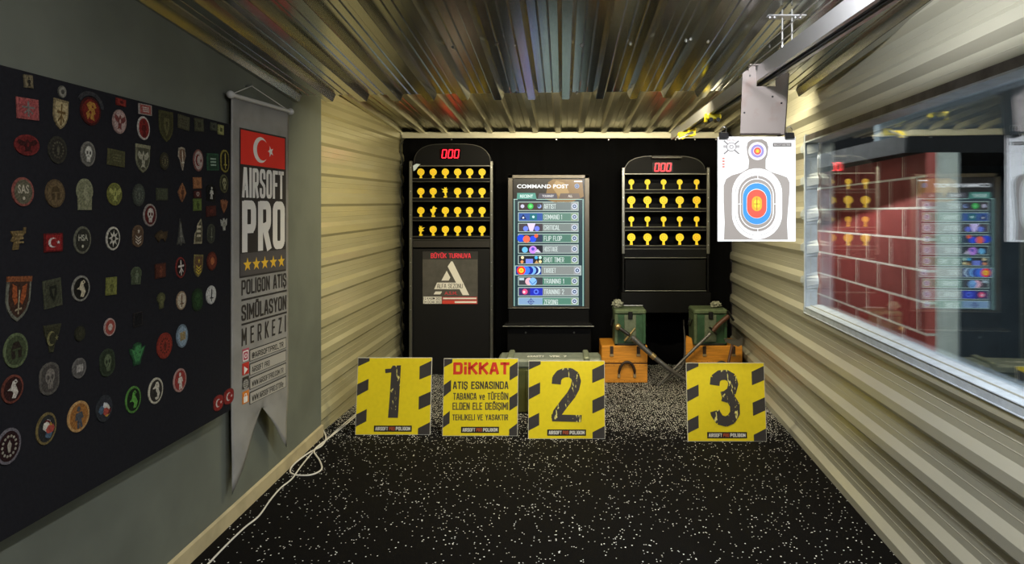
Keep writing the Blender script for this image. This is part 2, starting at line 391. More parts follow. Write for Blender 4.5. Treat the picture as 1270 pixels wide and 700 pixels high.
# ------------------------------------------------------------------ room behind the window
def brick_mat():
    m = bpy.data.materials.new('red_painted_block'); m.use_nodes = True; nt = m.node_tree; b = nt.nodes['Principled BSDF']; N = nt.nodes.new; L = nt.links.new
    tc = N('ShaderNodeTexCoord'); s = N('ShaderNodeSeparateXYZ'); L(tc.outputs['Object'], s.inputs[0]); cb = N('ShaderNodeCombineXYZ')
    L(s.outputs['Y'], cb.inputs['X']); L(s.outputs['Z'], cb.inputs['Y'])
    mp = N('ShaderNodeMapping'); mp.inputs['Location'].default_value = (.13, .0643, 0); L(cb.outputs[0], mp.inputs[0])
    br = N('ShaderNodeTexBrick'); br.inputs['Scale'].default_value = 1; br.inputs['Brick Width'].default_value = .41; br.inputs['Row Height'].default_value = .2
    br.inputs['Mortar Size'].default_value = .0075; br.inputs['Color1'].default_value = c('#a03c36'); br.inputs['Color2'].default_value = c('#94463f'); br.inputs['Mortar'].default_value = c('#efe8da')
    L(mp.outputs[0], br.inputs['Vector']); L(br.outputs['Color'], b.inputs['Base Color']); b.inputs['Roughness'].default_value = .7
    return m
m = MB(); BR = brick_mat(); A, Bb = 2.0, .07
ye = 4.07
m.idx([(A+Bb*ye, ye, -.2), (A+Bb*8, 8, -.2), (A+Bb*8, 8, 1.885), (A+Bb*ye, ye, 1.885)], [(1,0,3,2)], BR)
m.idx([(A+Bb*ye, ye, -.2), (A+Bb*ye+.065, ye-.002, -.2), (A+Bb*ye+.065, ye-.002, 1.885), (A+Bb*ye, ye, 1.885)], [(0,1,2,3)], mat('red_paint', '#b0564c', .7))
for k in range(9):
    z = 1.5357 - .2*k
    m.box((A+Bb*ye-.001, ye-.004, z-.008), (A+Bb*ye+.062, ye, z+.008), mat('mortar', '#cfc6b6', .9))
m.box((A+Bb*ye+.062, ye-.003, -.2), (A+Bb*ye+.205, ye+.3, 1.885), mat('pale_grey_render', '#c2cabf', .85, 0, 0, .15, 12))
m.box((A+Bb*ye-.13, ye-.0, 1.885), (4.6, 8, 2.0), mat('dark_soffit', '#141618', .9))  # ledge added over the blocks, jutting out to throw shade on their upper rows
struct(m.build('wall_side_room_brick'))
DB = mat('blue_grey_render', '#4a565d', .75, 0, 0, .25, 5, .3)
m = MB(); m.box((2.55, 5.2, -.2), (4.6, 5.3, 2.6), DB); m.box((4.6, -1.5, -.2), (4.7, 8, 2.6), DB); struct(m.build('wall_side_room_dark'))
m = MB(); m.box((1.95, -1.5, -.25), (4.6, 8, -.2), mat('dark_concrete', '#3a3a38', .9)); struct(m.build('floor_side_room'))
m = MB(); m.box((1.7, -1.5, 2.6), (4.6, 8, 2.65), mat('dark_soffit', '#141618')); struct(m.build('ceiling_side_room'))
# ------------------------------------------------------------------ condensed block lettering built from strokes
def _arc(cx, cy, rx, ry, a0, a1, n=5): return [(cx+rx*math.cos(math.radians(a0+(a1-a0)*i/n)), cy+ry*math.sin(math.radians(a0+(a1-a0)*i/n))) for i in range(n+1)]
_r = .26; _q = .16
def _O(w=1): return [_arc(w-_r*1, 1-_q, _r, _q, 0, 90)+_arc(_r, 1-_q, _r, _q, 90, 180)+_arc(_r, _q, _r, _q, 180, 270)+_arc(w-_r, _q, _r, _q, 270, 360)+[(w, 1-_q)]]
_G = {
 'A': (1, [[(0,0),(.38,1),(.62,1),(1,0)], [(.16,.28),(.84,.28)]]), 'B': (1, [[(0,0),(0,1),(.7,1)]+_arc(.7,.76,.28,.24,90,-90)+[(0,.52)], [(.7,.52)]+_arc(.72,.26,.28,.26,90,-90)+[(0,0)]]),
 'C': (1, [[(1,.70)]+_arc(1-_r,1-_q,_r,_q,0,90)+_arc(_r,1-_q,_r,_q,90,180)+_arc(_r,_q,_r,_q,180,270)+_arc(1-_r,_q,_r,_q,270,360)+[(1,.30)]]),
 'D': (1, [[(0,0),(0,1)]+_arc(1-_r,1-_q,_r,_q,90,0)+_arc(1-_r,_q,_r,_q,0,-90)+[(0,0)]]), 'E': (.85, [[(.85,1),(0,1),(0,0),(.85,0)], [(0,.52),(.7,.52)]]),
 'F': (.85, [[(.85,1),(0,1),(0,0)], [(0,.5),(.7,.5)]]), 'G': (1, [[(1,.72)]+_arc(1-_r,1-_q,_r,_q,0,90)+_arc(_r,1-_q,_r,_q,90,180)+_arc(_r,_q,_r,_q,180,270)+_arc(1-_r,_q,_r,_q,270,360)+[(1,.48),(.6,.48)]]),
 'H': (1, [[(0,0),(0,1)], [(1,0),(1,1)], [(0,.5),(1,.5)]]), 'I': (0, [[(0,0),(0,1)]]), 'J': (.8, [[(.8,1),(.8,_q)]+_arc(.8-_r,_q,_r,_q,0,-90)+_arc(_r,_q,_r,_q,270,180)]),
 'K': (1, [[(0,0),(0,1)], [(1,1),(.05,.46)], [(.3,.6),(1,0)]]), 'L': (.8, [[(0,1),(0,0),(.8,0)]]), 'M': (1.3, [[(0,0),(0,1),(.65,.3),(1.3,1),(1.3,0)]]), 'N': (1, [[(0,0),(0,1),(1,0),(1,1)]]),
 'O': (1, _O()), 'P': (1, [[(0,0),(0,1)]+_arc(1-_r,1-_q,_r,_q,90,0)+_arc(1-_r,.44+_q,_r,_q,0,-90)+[(0,.44)]]), 'Q': (1, _O()+[[(.6,.25),(1.05,-.05)]]),
 'R': (1, [[(0,0),(0,1)]+_arc(1-_r,1-_q,_r,_q,90,0)+_arc(1-_r,.46+_q,_r,_q,0,-90)+[(0,.46)], [(.5,.46),(1,0)]]),
 'S': (1, [[(1,.76)]+_arc(1-_r,1-_q,_r,_q,0,90)+_arc(_r,1-_q,_r,_q,90,180)+[(0,.68),(.12,.58),(.88,.42),(1,.32)]+_arc(1-_r,_q,_r,_q,0,-90)+_arc(_r,_q,_r,_q,270,180)+[(0,.24)]]),
 'T': (.95, [[(0,1),(.95,1)], [(.475,1),(.475,0)]]), 'U': (1, [[(0,1),(0,_q)]+_arc(_r,_q,_r,_q,180,270)+_arc(1-_r,_q,_r,_q,270,360)+[(1,1)]]), 'V': (1, [[(0,1),(.5,0),(1,1)]]),
 'W': (1.4, [[(0,1),(.35,0),(.7,.8),(1.05,0),(1.4,1)]]), 'X': (1, [[(0,0),(1,1)], [(0,1),(1,0)]]), 'Y': (1, [[(0,1),(.5,.45),(1,1)], [(.5,.45),(.5,0)]]), 'Z': (.95, [[(0,1),(.95,1),(0,0),(.95,0)]]),
 '0': (1, _O()), '1': (.3, [[(0,.8),(.3,1),(.3,0)]]), '2': (1, [[(0,.78)]+_arc(_r,1-_q,_r,_q,180,90)+_arc(1-_r,1-_q,_r,_q,90,0)+[(1,.65),(0,.0),(1,0)]]), '.': (.05, [[(0,0),(.03,0)]]), ' ': (.45, []), '_': (.8, [[(0,-.05),(.8,-.05)]]), '-': (.5, [[(0,.45),(.5,.45)]]),
 'v': (.8, [[(0,.7),(.4,0),(.8,.7)]]), 'e': (.8, [[(0,.36),(.8,.36),(.8,.5),(.6,.7),(.2,.7),(0,.5),(0,.2),(.2,0),(.75,0)]]), 'i': (0, [[(0,0),(0,.56)], [(0,1.0),(0,1.02)]]),
 '@': (1.2, [[(.85,.3),(.85,.7),(.4,.7),(.4,.3),(1.2,.3),(1.2,.85),(1,1),(.2,1),(0,.85),(0,.15),(.2,0),(1,0)]]),
}
_G['İ'] = (0, [[(0,0),(0,.84)], [(0,.98),(0,1.06)]]); _G['Ş'] = (1, _G['S'][1]+[[(.5,-.05),(.5,-.16)]]); _G['Ğ'] = (1, _G['G'][1]+[[(.25,1.2),(.4,1.12),(.6,1.12),(.75,1.2)]])
_G['Ü'] = (1, _G['U'][1]+[[(.27,1.14),(.27,1.22)], [(.73,1.14),(.73,1.22)]]); _G['Ö'] = (1, _G['O'][1]+[[(.27,1.14),(.27,1.22)], [(.73,1.14),(.73,1.22)]])
def block(m, fr, t, u0, v0, u1, v1, n, mt, weight=.24, gap=None):
    """condensed bold capitals filling the rectangle; weight = stroke as a share of letter width"""
    u0, u1 = min(u0,u1), max(u0,u1); v0, v1 = min(v0,v1), max(v0,v1)
    t = ''.join(ch if ch in _G else ch.upper() for ch in t); t = ''.join(ch if ch in _G else ' ' for ch in t)
    gap = gap if gap is not None else .10+weight*.22
    tot = sum(_G[ch][0]*(1) + weight for ch in t) + gap*(len(t)-1)
    k = (u1-u0)/tot; w = weight*k; H_ = v1-v0-w; x = u0
    for ch in t:
        gw, ss = _G[ch]
        for s_ in ss:
            P_ = [(x+w/2+px*k, v0+w/2+py*H_) for px, py in s_]
            for i in range(len(P_)-1):
                a, b = Vector(P_[i]), Vector(P_[i+1]); d = b-a
                if d.length < 1e-7: continue
                d.normalize(); q = Vector((-d.y, d.x))*w/2
                e0 = d*(w*.5 if i == 0 and abs(d.y) < .2 or 0 < i else 0) if False else d*(w*.42 if (i > 0) else w*.5)
                e1 = d*(w*.42 if i < len(P_)-2 else w*.5)
                if len(P_) > 6 and 0 < i < len(P_)-2: e0 = d*w*.15; e1 = d*w*.15
                m.flat(fr, [tuple(a-e0-q), tuple(b+e1-q), tuple(b+e1+q), tuple(a-e0+q)], n+(i % 5)*2e-5, mt)
        x += (gw+weight+gap)*k
    return m
# ------------------------------------------------------------------ black curtain
m = MB(); n = 150; x0, x1 = -1.60, 1.66; zt, zb = 2.243, .004
for i in range(n):
    for j in range(6):
        def P(i, j):
            x = x0+(x1-x0)*i/n; t = j/6
            y = 6.40 + .010*math.sin(x*19+1)*(1+t) + .006*math.sin(x*47) - .02*max(0, (x-1.45)/.2)
            return (x, y, zt+(zb-zt)*t - .006*abs(math.sin(x*5.2))*(1-t))
        m.face([P(i,j), P(i,j+1), P(i+1,j+1), P(i+1,j)], BLACKCLOTH, True)
cur = m.build('black_curtain', weld=True); tag(cur, 'black cloth curtain covering the whole rear wall behind the target cabinets', 'curtain')
md = cur.modifiers.new('cloth', 'SOLIDIFY'); md.thickness = .003
for px in (838, 862, 888, 755, 690, 560): 
    X = (px-CX)/F*6.37; s = MB(); s.tube([(X, 6.392, 2.232), (X, 6.372, 2.232)], [.004, .007], STEEL, 8); s.build('pin', cur)

# ------------------------------------------------------------------ falling targets
YEL = mat('yellow_target_paint', '#ffde22', .5); ORG = mat('orange_target_paint', '#f9b716', .5)
YT = 6.05; FT = front(YT)
def paddle(name, px, yh, r, ystem, label, group):
    cx, cy = FT.uv(px, yh); R = r*YT/F; vb = front(6.0).uv(px, ystem)[1]+.0035
    m = MB(); m.prism(FT, ell(cx, cy, R, R, 24), -.004, .004, YEL)
    m.flat(FT, ell(cx, cy, R*.66, R*.66, 20), .0046, ORG); m.flat(FT, ell(cx, cy, R*.5, R*.5, 20), .0052, YEL); m.flat(FT, ell(cx, cy, R*.2, R*.2, 12), .0056, ORG)
    m.prism(FT, [(cx-R*.3, vb), (cx+R*.3, vb), (cx+R*.3, cy-R*.75), (cx-R*.3, cy-R*.75)], -.004, .003, YEL)
    m.prism(FT, [(cx-R*.36, vb-.002), (cx+R*.36, vb-.002), (cx+R*.36, vb+.008), (cx-R*.36, vb+.008)], -.015, .008, YEL)
    o = m.build(name, None, FT.p(cx, vb, 0)); return tag(o, label, 'target', group)
ROOSTER = [(-.1,-1.2),(.25,-1.2),(.2,-.6),(.55,-.2),(.35,.1),(.6,.5),(.25,.45),(.3,1.0),(0,.7),(-.25,.95),(-.2,.45),(-.95,.55),(-.35,.05),(-.8,-.25),(-.25,-.45)]
OWL = [(-.2,-1.2),(.2,-1.2),(.25,-.7),(.6,-.2),(.55,.3),(.95,.5),(.4,.75),(.15,1.1),(-.1,.85),(-.25,.35),(-.7,.25),(-.6,-.3),(-.3,-.7)]
def figure(px, yh, r, ystem, shape, label, name):
    cx, cy = FT.uv(px, yh); R = r*YT/F; vb = front(6.0).uv(px, ystem)[1]+.0035
    m = MB(); m.prism(FT, [(cx+R*a, cy+R*b*.95) for a, b in shape], -.004, .004, YEL)
    m.prism(FT, [(cx-R*.36, vb-.002), (cx+R*.36, vb-.002), (cx+R*.36, vb+.012), (cx-R*.36, vb+.012)], -.015, .008, YEL)
    tag(m.build(name, None, FT.p(cx, vb, 0)), label, 'target', 'falling targets in the left cabinet')
def copy_to(o, du, dv, label):
    k = o.copy(); col.objects.link(k); k.location = o.location + Vector((du, 0, dv)); k['label'] = label
    for ch in o.children:
        q = ch.copy(); col.objects.link(q); q.parent = k
    return k
ORD = ['first', 'second', 'third', 'fourth', 'fifth', 'sixth']
ROW = ['top', 'second', 'third', 'bottom']
xsL = [522, 537.3, 552.4, 567.6, 582.6, 598]; ysL = [(213.6, 221.2), (237, 245.4), (261, 269.4), (285, 293)]
xsR = [783, 803, 823, 843, 864]; ysR = [(226, 235, 3.5), (248.6, 258, 5), (272, 281.4, 3.5), (294, 304.4, 4.9)]
protoL = protoR = protoS = None
odd = {(1, 2): ('rooster_target', ROOSTER, 'yellow jagged animal-shaped target, third in second row of left cabinet'),
       (2, 1): ('bird_target', OWL, 'yellow bird-shaped target, second in third row of left cabinet'),
       (3, 0): ('rooster_target', [(-a, b) for a, b in ROOSTER][::-1], 'yellow animal-shaped target with spread wing at left end of bottom row, left cabinet')}
for r, (yh, ys) in enumerate(ysL):
    for k, px in enumerate(xsL):
        if (r, k) in odd:
            nm, sh, lb = odd[(r, k)]; figure(px, yh, 5.2, ys, sh, lb, nm); continue
        lab = f'round yellow paddle target, {ORD[k]} from the left on the {ROW[r]} shelf of the left cabinet'
        if protoL is None: protoL = paddle('round_target', px, yh, 4.4, ys, lab, 'falling targets in the left cabinet'); base = (px, ys)
        else: copy_to(protoL, (px-base[0])/F*YT, -(ys-base[1])/F*6.0, lab)
for r, (yh, ys, rad) in enumerate(ysR):
    for k, px in enumerate(xsR):
        size = 'large' if rad > 4 else 'small'
        lab = f'{size} yellow round target, {ORD[k]} from the left in the {ROW[r]} row of the right cabinet'
        dy = -(px-783)*.018
        if size == 'small':
            if protoS is None: protoS = paddle('round_target', px, yh, rad, ys, lab, 'falling targets in the right cabinet'); bs = (px, ys)
            else: copy_to(protoS, (px-bs[0])/F*YT, -(ys-bs[1])/F*6.0, lab)
        else:
            if protoR is None: protoR = paddle('round_target', px, yh, rad, ys, lab, 'falling targets in the right cabinet'); br_ = (px, ys)
            else: copy_to(protoR, (px-br_[0])/F*YT, -(ys-br_[1])/F*6.0, lab)

# ------------------------------------------------------------------ target cabinets
YC = 6.0; FC = front(YC)
RED_LED = mat('red_led_digit', '#ff1a2a', .5, 0, 4.5)
def digits(parent, px0, px1, py0, py1, frame, n):
    m = MB(); u0, v1 = frame.uv(px0, py0); u1, v0 = frame.uv(px1, py1)
    m.slab(frame, u0-.012, v0-.010, u1+.012, v1+.010, n-.005, n, mat('smoked_red_lens', '#1a0205', .15))
    d = m.build('display', parent)
    m = MB(); w = (u1-u0)/3; t = .0085; hgt = v1-v0; sl = .12*hgt
    for k in range(3):
        a, b = u0+w*k+w*.16, u0+w*k+w*.80; mid = (v0+v1)/2
        def S(x, y): return (x + sl*(y-v0)/hgt, y)
        g = .002
        for (p, q) in (((a+g, v1), (b-g, v1)), ((a+g, v0), (b-g, v0)), ((a, mid+g), (a, v1-g)), ((b, mid+g), (b, v1-g)), ((a, v0+g), (a, mid-g)), ((b, v0+g), (b, mid-g))):
            m.stroke(frame, [S(*p), S(*q)], t, n+.001, RED_LED)
    m.build('red_digits', d)
def cabinet(name, label, px0, px1, yarch, yshould, ypost, rows, ybot, digit, loc, floor_):
    x0, x1 = FC.uv(px0, 0)[0], FC.uv(px1, 0)[0]; z = lambda y: FC.uv(0, y)[1]
    root = thing(name, label, 'cabinet', loc)
    depth = .30; zb = 0 if floor_ else z(ybot)
    zs_ = z(yshould); za = z(yarch)
    # back panel with the arched head
    m = MB(); xm = (x0+x1)/2; w = (x1-x0)/2-.03
    arch = [(xm - w, zb+.005)] + [(xm+w, zb+.005)] + [(xm+w*math.copysign(abs(math.cos(a))**.55, math.cos(a)), zs_-.03+(za-zs_+.03)*math.sin(a)**.8) for a in [math.pi*i/20 for i in range(21)]]
    m.prism(FC, arch, -depth, -depth+.015, BLK); m.build('back_panel', root)
    m = MB(); hd = [(xm+w*math.copysign(abs(math.cos(a))**.55, math.cos(a)), zs_+(za-zs_)*math.sin(a)**.8) for a in [math.pi*i/20 for i in range(21)]]
    m.prism(FC, hd, -.06, -.04, BLK); m.stroke(FC, hd, .006, -.04, mat('dark_edge', '#3a3937', .35, .5)); m.build('header_panel', root)
    for (xa, xb, nm) in ((x0, x0+.03, 'post'), (x1-.03, x1, 'post')):
        m = MB(); m.box((xa+.008, YC-.005, zb+.004), (xb-.008, YC+depth, z(ypost)), BLK); m.build('side_panel', root)
        m = MB(); m.bbox((xa, YC-.02, zb if floor_ else z(315)), (xa+.028, YC-.002, z(ypost)), ALU, .004)
        for k in range(7): m.tube([(xa+.014, YC-.021, z(ypost)-.06-.22*k), (xa+.014, YC-.024, z(ypost)-.06-.22*k)], .005, STEEL, 8) if z(ypost)-.06-.22*k > (zb if floor_ else z(312)) else None
        m.build(nm, root)
    m = MB(); m.bbox((x0+.02, YC+.0, zs_-.012), (x1-.02, YC+.03, zs_), ALU, .003); m.build('top_rail', root)
    for y in rows:
        m = MB(); m.box((x0+.012, YC, z(y)-.006), (x1-.012, YC+depth-.016, z(y)), BLK)
        m.box((x0+.012, YC-.008, z(y)-.034), (x1-.012, YC, z(y)-.001), BLK)
        m.tube([(x0+.012, YC-.009, z(y)-.003), (x1-.012, YC-.009, z(y)-.003)], .0035, ALU, 6)
        m.tube([(x0+.012, YC-.009, z(y)-.034), (x1-.012, YC-.009, z(y)-.034)], .0025, ALU, 6)
        m.build('shelf', root)
    digits(root, *digit, FC, -.034)
    return root, x0, x1, z, zb, depth
cl, x0, x1, z, zb, depth = cabinet('target_cabinet', 'tall black target cabinet with red digital counter and tournament poster, by left wall', 508, 612, 178, 205, 200, [221.2, 245.4, 269.4, 293], 0, (546, 569, 185.5, 195.5), FC.p(FC.uv(560, 0)[0], 0), True)
m = MB(); m.box((x0+.03, YC+.0, z(307)), (x1-.03, YC+.012, z(298.5)), mat('brown_black_board', '#1d1914', .45)); m.build('kick_board', cl)
m = MB(); m.box((x0+.03, YC+.004, .006), (x1-.03, YC+.018, z(309)), BLK2); m.build('lower_panel', cl)
cr, x0, x1, z, zb, depth = cabinet('target_cabinet', 'black wall-height target cabinet with red counter, five targets per row, beside the kiosk', 771, 880, 193, 215, 208, [235, 258, 281.4, 304.4], 388, (811.5, 833.5, 202.5, 212), FC.p(FC.uv(825, 0)[0], z(388)), False)
SH = mat('black_gloss_panel', '#070707', .25, 0, 0, 0, 20, 0, .3)
m = MB(); m.box((x0+.03, YC+.002, z(319)), (x1-.03, YC+.016, z(307)), SH); m.tube([(x0+.03, YC, z(320)), (x1-.03, YC, z(320))], .004, ALU, 6); m.build('upper_door', cr)
m = MB(); m.bbox((x0+.03, YC+.002, z(360)), (x1-.03, YC+.016, z(322)), SH); m.tube([(x0+.03, YC, z(361)), (x1-.03, YC, z(361))], .005, ALU, 6); m.build('lower_door', cr)
m = MB(); m.bbox((x0-.008, YC-.03, z(388)), (x1+.008, YC+depth, z(362.5)), BLK); m.build('base_box', cr)
m = MB(); m.bbox((FC.uv(808,0)[0], YC-.012, z(197)), (FC.uv(846,0)[0], YC+.05, z(193.5)), mat('dark_edge', '#3a3937')); m.build('handle_bar', cr)
for xx in (x0+.02, x1-.06):
    m = MB(); m.box((xx, YC+.2, 0), (xx+.04, YC+.25, z(388)), BLK); m.build('leg', cr)
# tournament poster on the left cabinet
FP = front(YC-.0005); P = lambda x, y: FP.uv(510+x/7.78, 300+y/7.78)
pr_ = MB(); a = P(110, 95); b = P(642, 600); pr_.slab(FP, a[0], b[1], b[0], a[1], -.004, .002, mat('poster_grey', '#4b4842', .5, 0, 0, .25, 14))
po = pr_.build('tournament_poster', None, FP.p(*P(375, 600))); tag(po, 'square grey tournament poster with white letter A stuck on left cabinet', 'poster')
m = MB(); e = .0026
m.rect(FP, *P(110, 170), *P(642, 95), e, flat('#22201e')); block(m, FP, 'BÜYÜK TURNUVA', *P(190, 158), *P(575, 112), e+.0006, flat('#ee3048'), .32)
W_ = flat('#d8d4ca'); X_ = lambda *q: [P(x, y) for x, y in q]
m.flat(FP, X_((385,190),(400,190),(560,515),(497,515),(352,240)), e, W_)
m.flat(FP, X_((343,280),(378,345),(362,375),(292,375)), e, W_)
m.flat(FP, X_((250,395),(505,395),(515,458),(222,458)), e+.0007, W_); m.flat(FP, X_((235,480),(298,480),(282,508),(216,508)), e, W_)
block(m, FP, 'ALFA SEZONU', *P(250, 448), *P(497, 406), e+.0014, flat('#26231f'), .26)
m.text(FP, 'A.S.M.', *P(322, 512), *P(445, 480), e+.0006, flat('#b83a44'), .02)
m.rect(FP, *P(118, 598), *P(293, 530), e, W_); m.text(FP, '12 KASIM 2021', *P(122, 560), *P(288, 535), e+.0006, flat('#26231f'), .01); m.text(FP, '24 OCAK 2022', *P(122, 594), *P(288, 568), e+.0006, flat('#26231f'), .01)
for (ya, yb, cc) in ((532, 562, '#a52f36'), (566, 600, '#c23a2c')):
    m.rect(FP, *P(300, yb), *P(636, ya), e, flat(cc)); m.rect(FP, *P(308 if ya < 550 else 420, yb-8), *P(630, ya+8), e+.0006, W_)
m.build('print', po)
# scrap of film at the cabinet corner
m = MB(); q = [FC.uv(*p) for p in ((513.5,212.5),(513,206),(517,203.5),(522,204),(519,207),(516,211))]
m.prism(FC, q, .016, .024, mat('pale_blue_film', '#bfcdd6', .25)); o = m.build('plastic_scrap', None, FC.p(*q[0], .02)); tag(o, 'pale bluish scrap of plastic film at top left corner of left cabinet', 'plastic scrap')

# ------------------------------------------------------------------ kiosk with the touch screen
YK = 6.05; FK = front(YK); U = lambda x, y: FK.uv(x, y)
k = thing('touch_screen_kiosk', 'black floor-standing kiosk with lit command menu touch screen, between the two cabinets', 'kiosk', FK.p(U(680, 0)[0], 0))
KF = mat('kiosk_bronze_frame', '#5b5650', .35, .7)
m = MB(); ax, az = U(630, 383); bx, bz = U(731, 217); m.bbox((ax, YK+.012, az), (bx, YK+.12, bz), BLK); m.build('body', k)
m = MB(); i0 = U(636, 380.5); i1 = U(725, 221.5)
for (p, q) in (((ax, az), (i0[0], bz)), ((i1[0], az), (bx, bz)), ((ax, az), (bx, i0[1])), ((ax, i1[1]), (bx, bz))):
    m.bbox((p[0], YK-.008, p[1]), (q[0], YK+.014, q[1]), KF, .003)
m.tube([(ax, YK-.009, az+.006), (bx, YK-.009, az+.006)], .004, ALU, 6)
m.build('screen_frame', k)
m = MB(); m.bbox((ax, YK+.004, U(0,401)[1]), (bx, YK+.10, az), BLK); m.build('chin', k)
m = MB(); a_ = U(624, 403.5); b_ = U(736, 400); m.prism(FK, [(a_[0], a_[1]), (b_[0], a_[1]), (b_[0]-.03, b_[1]), (a_[0]+.03, b_[1])], -.05, .07, mat('dark_gloss_ledge', '#1c1c1d', .25)); m.tube([(a_[0], YK-.071, a_[1]), (b_[0], YK-.071, a_[1])], .005, ALU, 6); m.build('ledge', k)
m = MB(); m.bbox((ax-.01, YK+.01, 0), (bx+.02, YK+.12, a_[1]), BLK); 
for px in (652, 712): m.tube([FK.p(*U(px, 413), -.009), FK.p(*U(px, 413), -.004)], .009, ALU, 10)
m.build('pedestal', k)
m = MB(); m.slab(FK, i0[0], i0[1], i1[0], i1[1], -.012, -.002, mat('screen_glass', '#050607', .1)); sc_ = m.build('screen', k)
E = 1.05
def lit(h, e=E): return flat(h, e)
m = MB(); S1 = lambda x, y: U(630+x/8.238, 215+y/8.238)     # header crop coordinates
S2 = lambda x, y: U(620+x/5, 310+y/5)
def R(f, x0, y0, x1, y1, n, mt): a = f(x0, y0); b = f(x1, y1); m.rect(FK, min(a[0],b[0]), min(a[1],b[1]), max(a[0],b[0]), max(a[1],b[1]), n*.0004, mt)
I = lambda x, y: (x, y)
R(U, 636.5, 222, 725, 380, 0, lit('#3c5a64', .5))
R(U, 636.5, 222, 725, 247, 1, lit('#3c3531', .5))
m.flat(FK, [U(*p) for p in ((676,247),(680,226),(686,222.5),(722,223),(724,244),(716,247.5),(700,256),(690,252))], .0008, lit('#a07c48', .9))
m.flat(FK, [U(*p) for p in ((684,232),(690,224),(700,227),(706,239),(695,246))], .0010, lit('#c8a468', .9))
for (dx, w_) in ((637.2, 1.2), (722.5, 1.4)): R(U, dx, 247, dx+w_, 380, 1, lit('#a8d6c8', .8))
m.text(FK, 'COMMAND POST', *U(641.3, 233.6), *U(705, 228.9), .0016, lit('#f4f6f6', 1.4), .02)
m.flat(FK, ell(*U(715.5, 231), .022, .022, 20), .0016, lit('#9fb2d8', 1)); m.flat(FK, ell(*U(715.5, 231), .014, .014, 16), .002, lit('#33406a', .6)); m.flat(FK, ell(*U(715.5, 231), .007, .007, 12), .0024, lit('#b9cdf0', 1))
R(U, 712, 224.7, 722, 225.8, 4, lit('#ffffff', 2))
m.flat(FK, [U(*p) for p in ((641,247),(641.5,239.5),(664,239.5),(665.5,247)) ], .0014, lit('#5fae9c', .9)); m.text(FK, 'RECENT', *U(645, 245.5), *U(661, 241.6), .0018, lit('#d9efe7', 1.2), .03)
m.flat(FK, [U(*p) for p in ((667,246.5),(668.5,240),(690,240),(691.5,246.5))], .0014, lit('#6d6a76', .7)); m.text(FK, 'TOURNEY', *U(672.5, 244.8), *U(687, 241.8), .0018, lit('#e8e6e6', 1), .03)
m.flat(FK, [U(*p) for p in ((693,246.5),(695,240),(718,240),(720,246.5))], .0014, lit('#8a7668', .7)); m.text(FK, 'ALL', *U(704.5, 244.8), *U(710, 241.8), .0018, lit('#efe6d6', 1), .03)
R(U, 637, 247, 642, 247.8, 4, lit('#bde8dc', 1)); R(U, 665, 247, 722, 247.8, 4, lit('#bde8dc', 1))
rows = [('ARTIST', 256, '#8e9c9a', 0), ('COMMAND 1', 269.2, '#76a493', 1), ('CRITICAL', 282.3, '#9aa7a2', 2), ('FLIP FLOP', 295.7, '#679a88', 3), ('HOSTAGE', 309, '#9ba6a6', 4), ('SHOT TIMER', 322.3, '#659a83', 5), ('TARGET', 335.6, '#a9b0ac', 6), ('TRAINING 1', 348.8, '#68a08a', 7), ('TRAINING 2', 362, '#a5adaa', 8), ('ZEROING', 374.6, '#6ba58f', 9)]
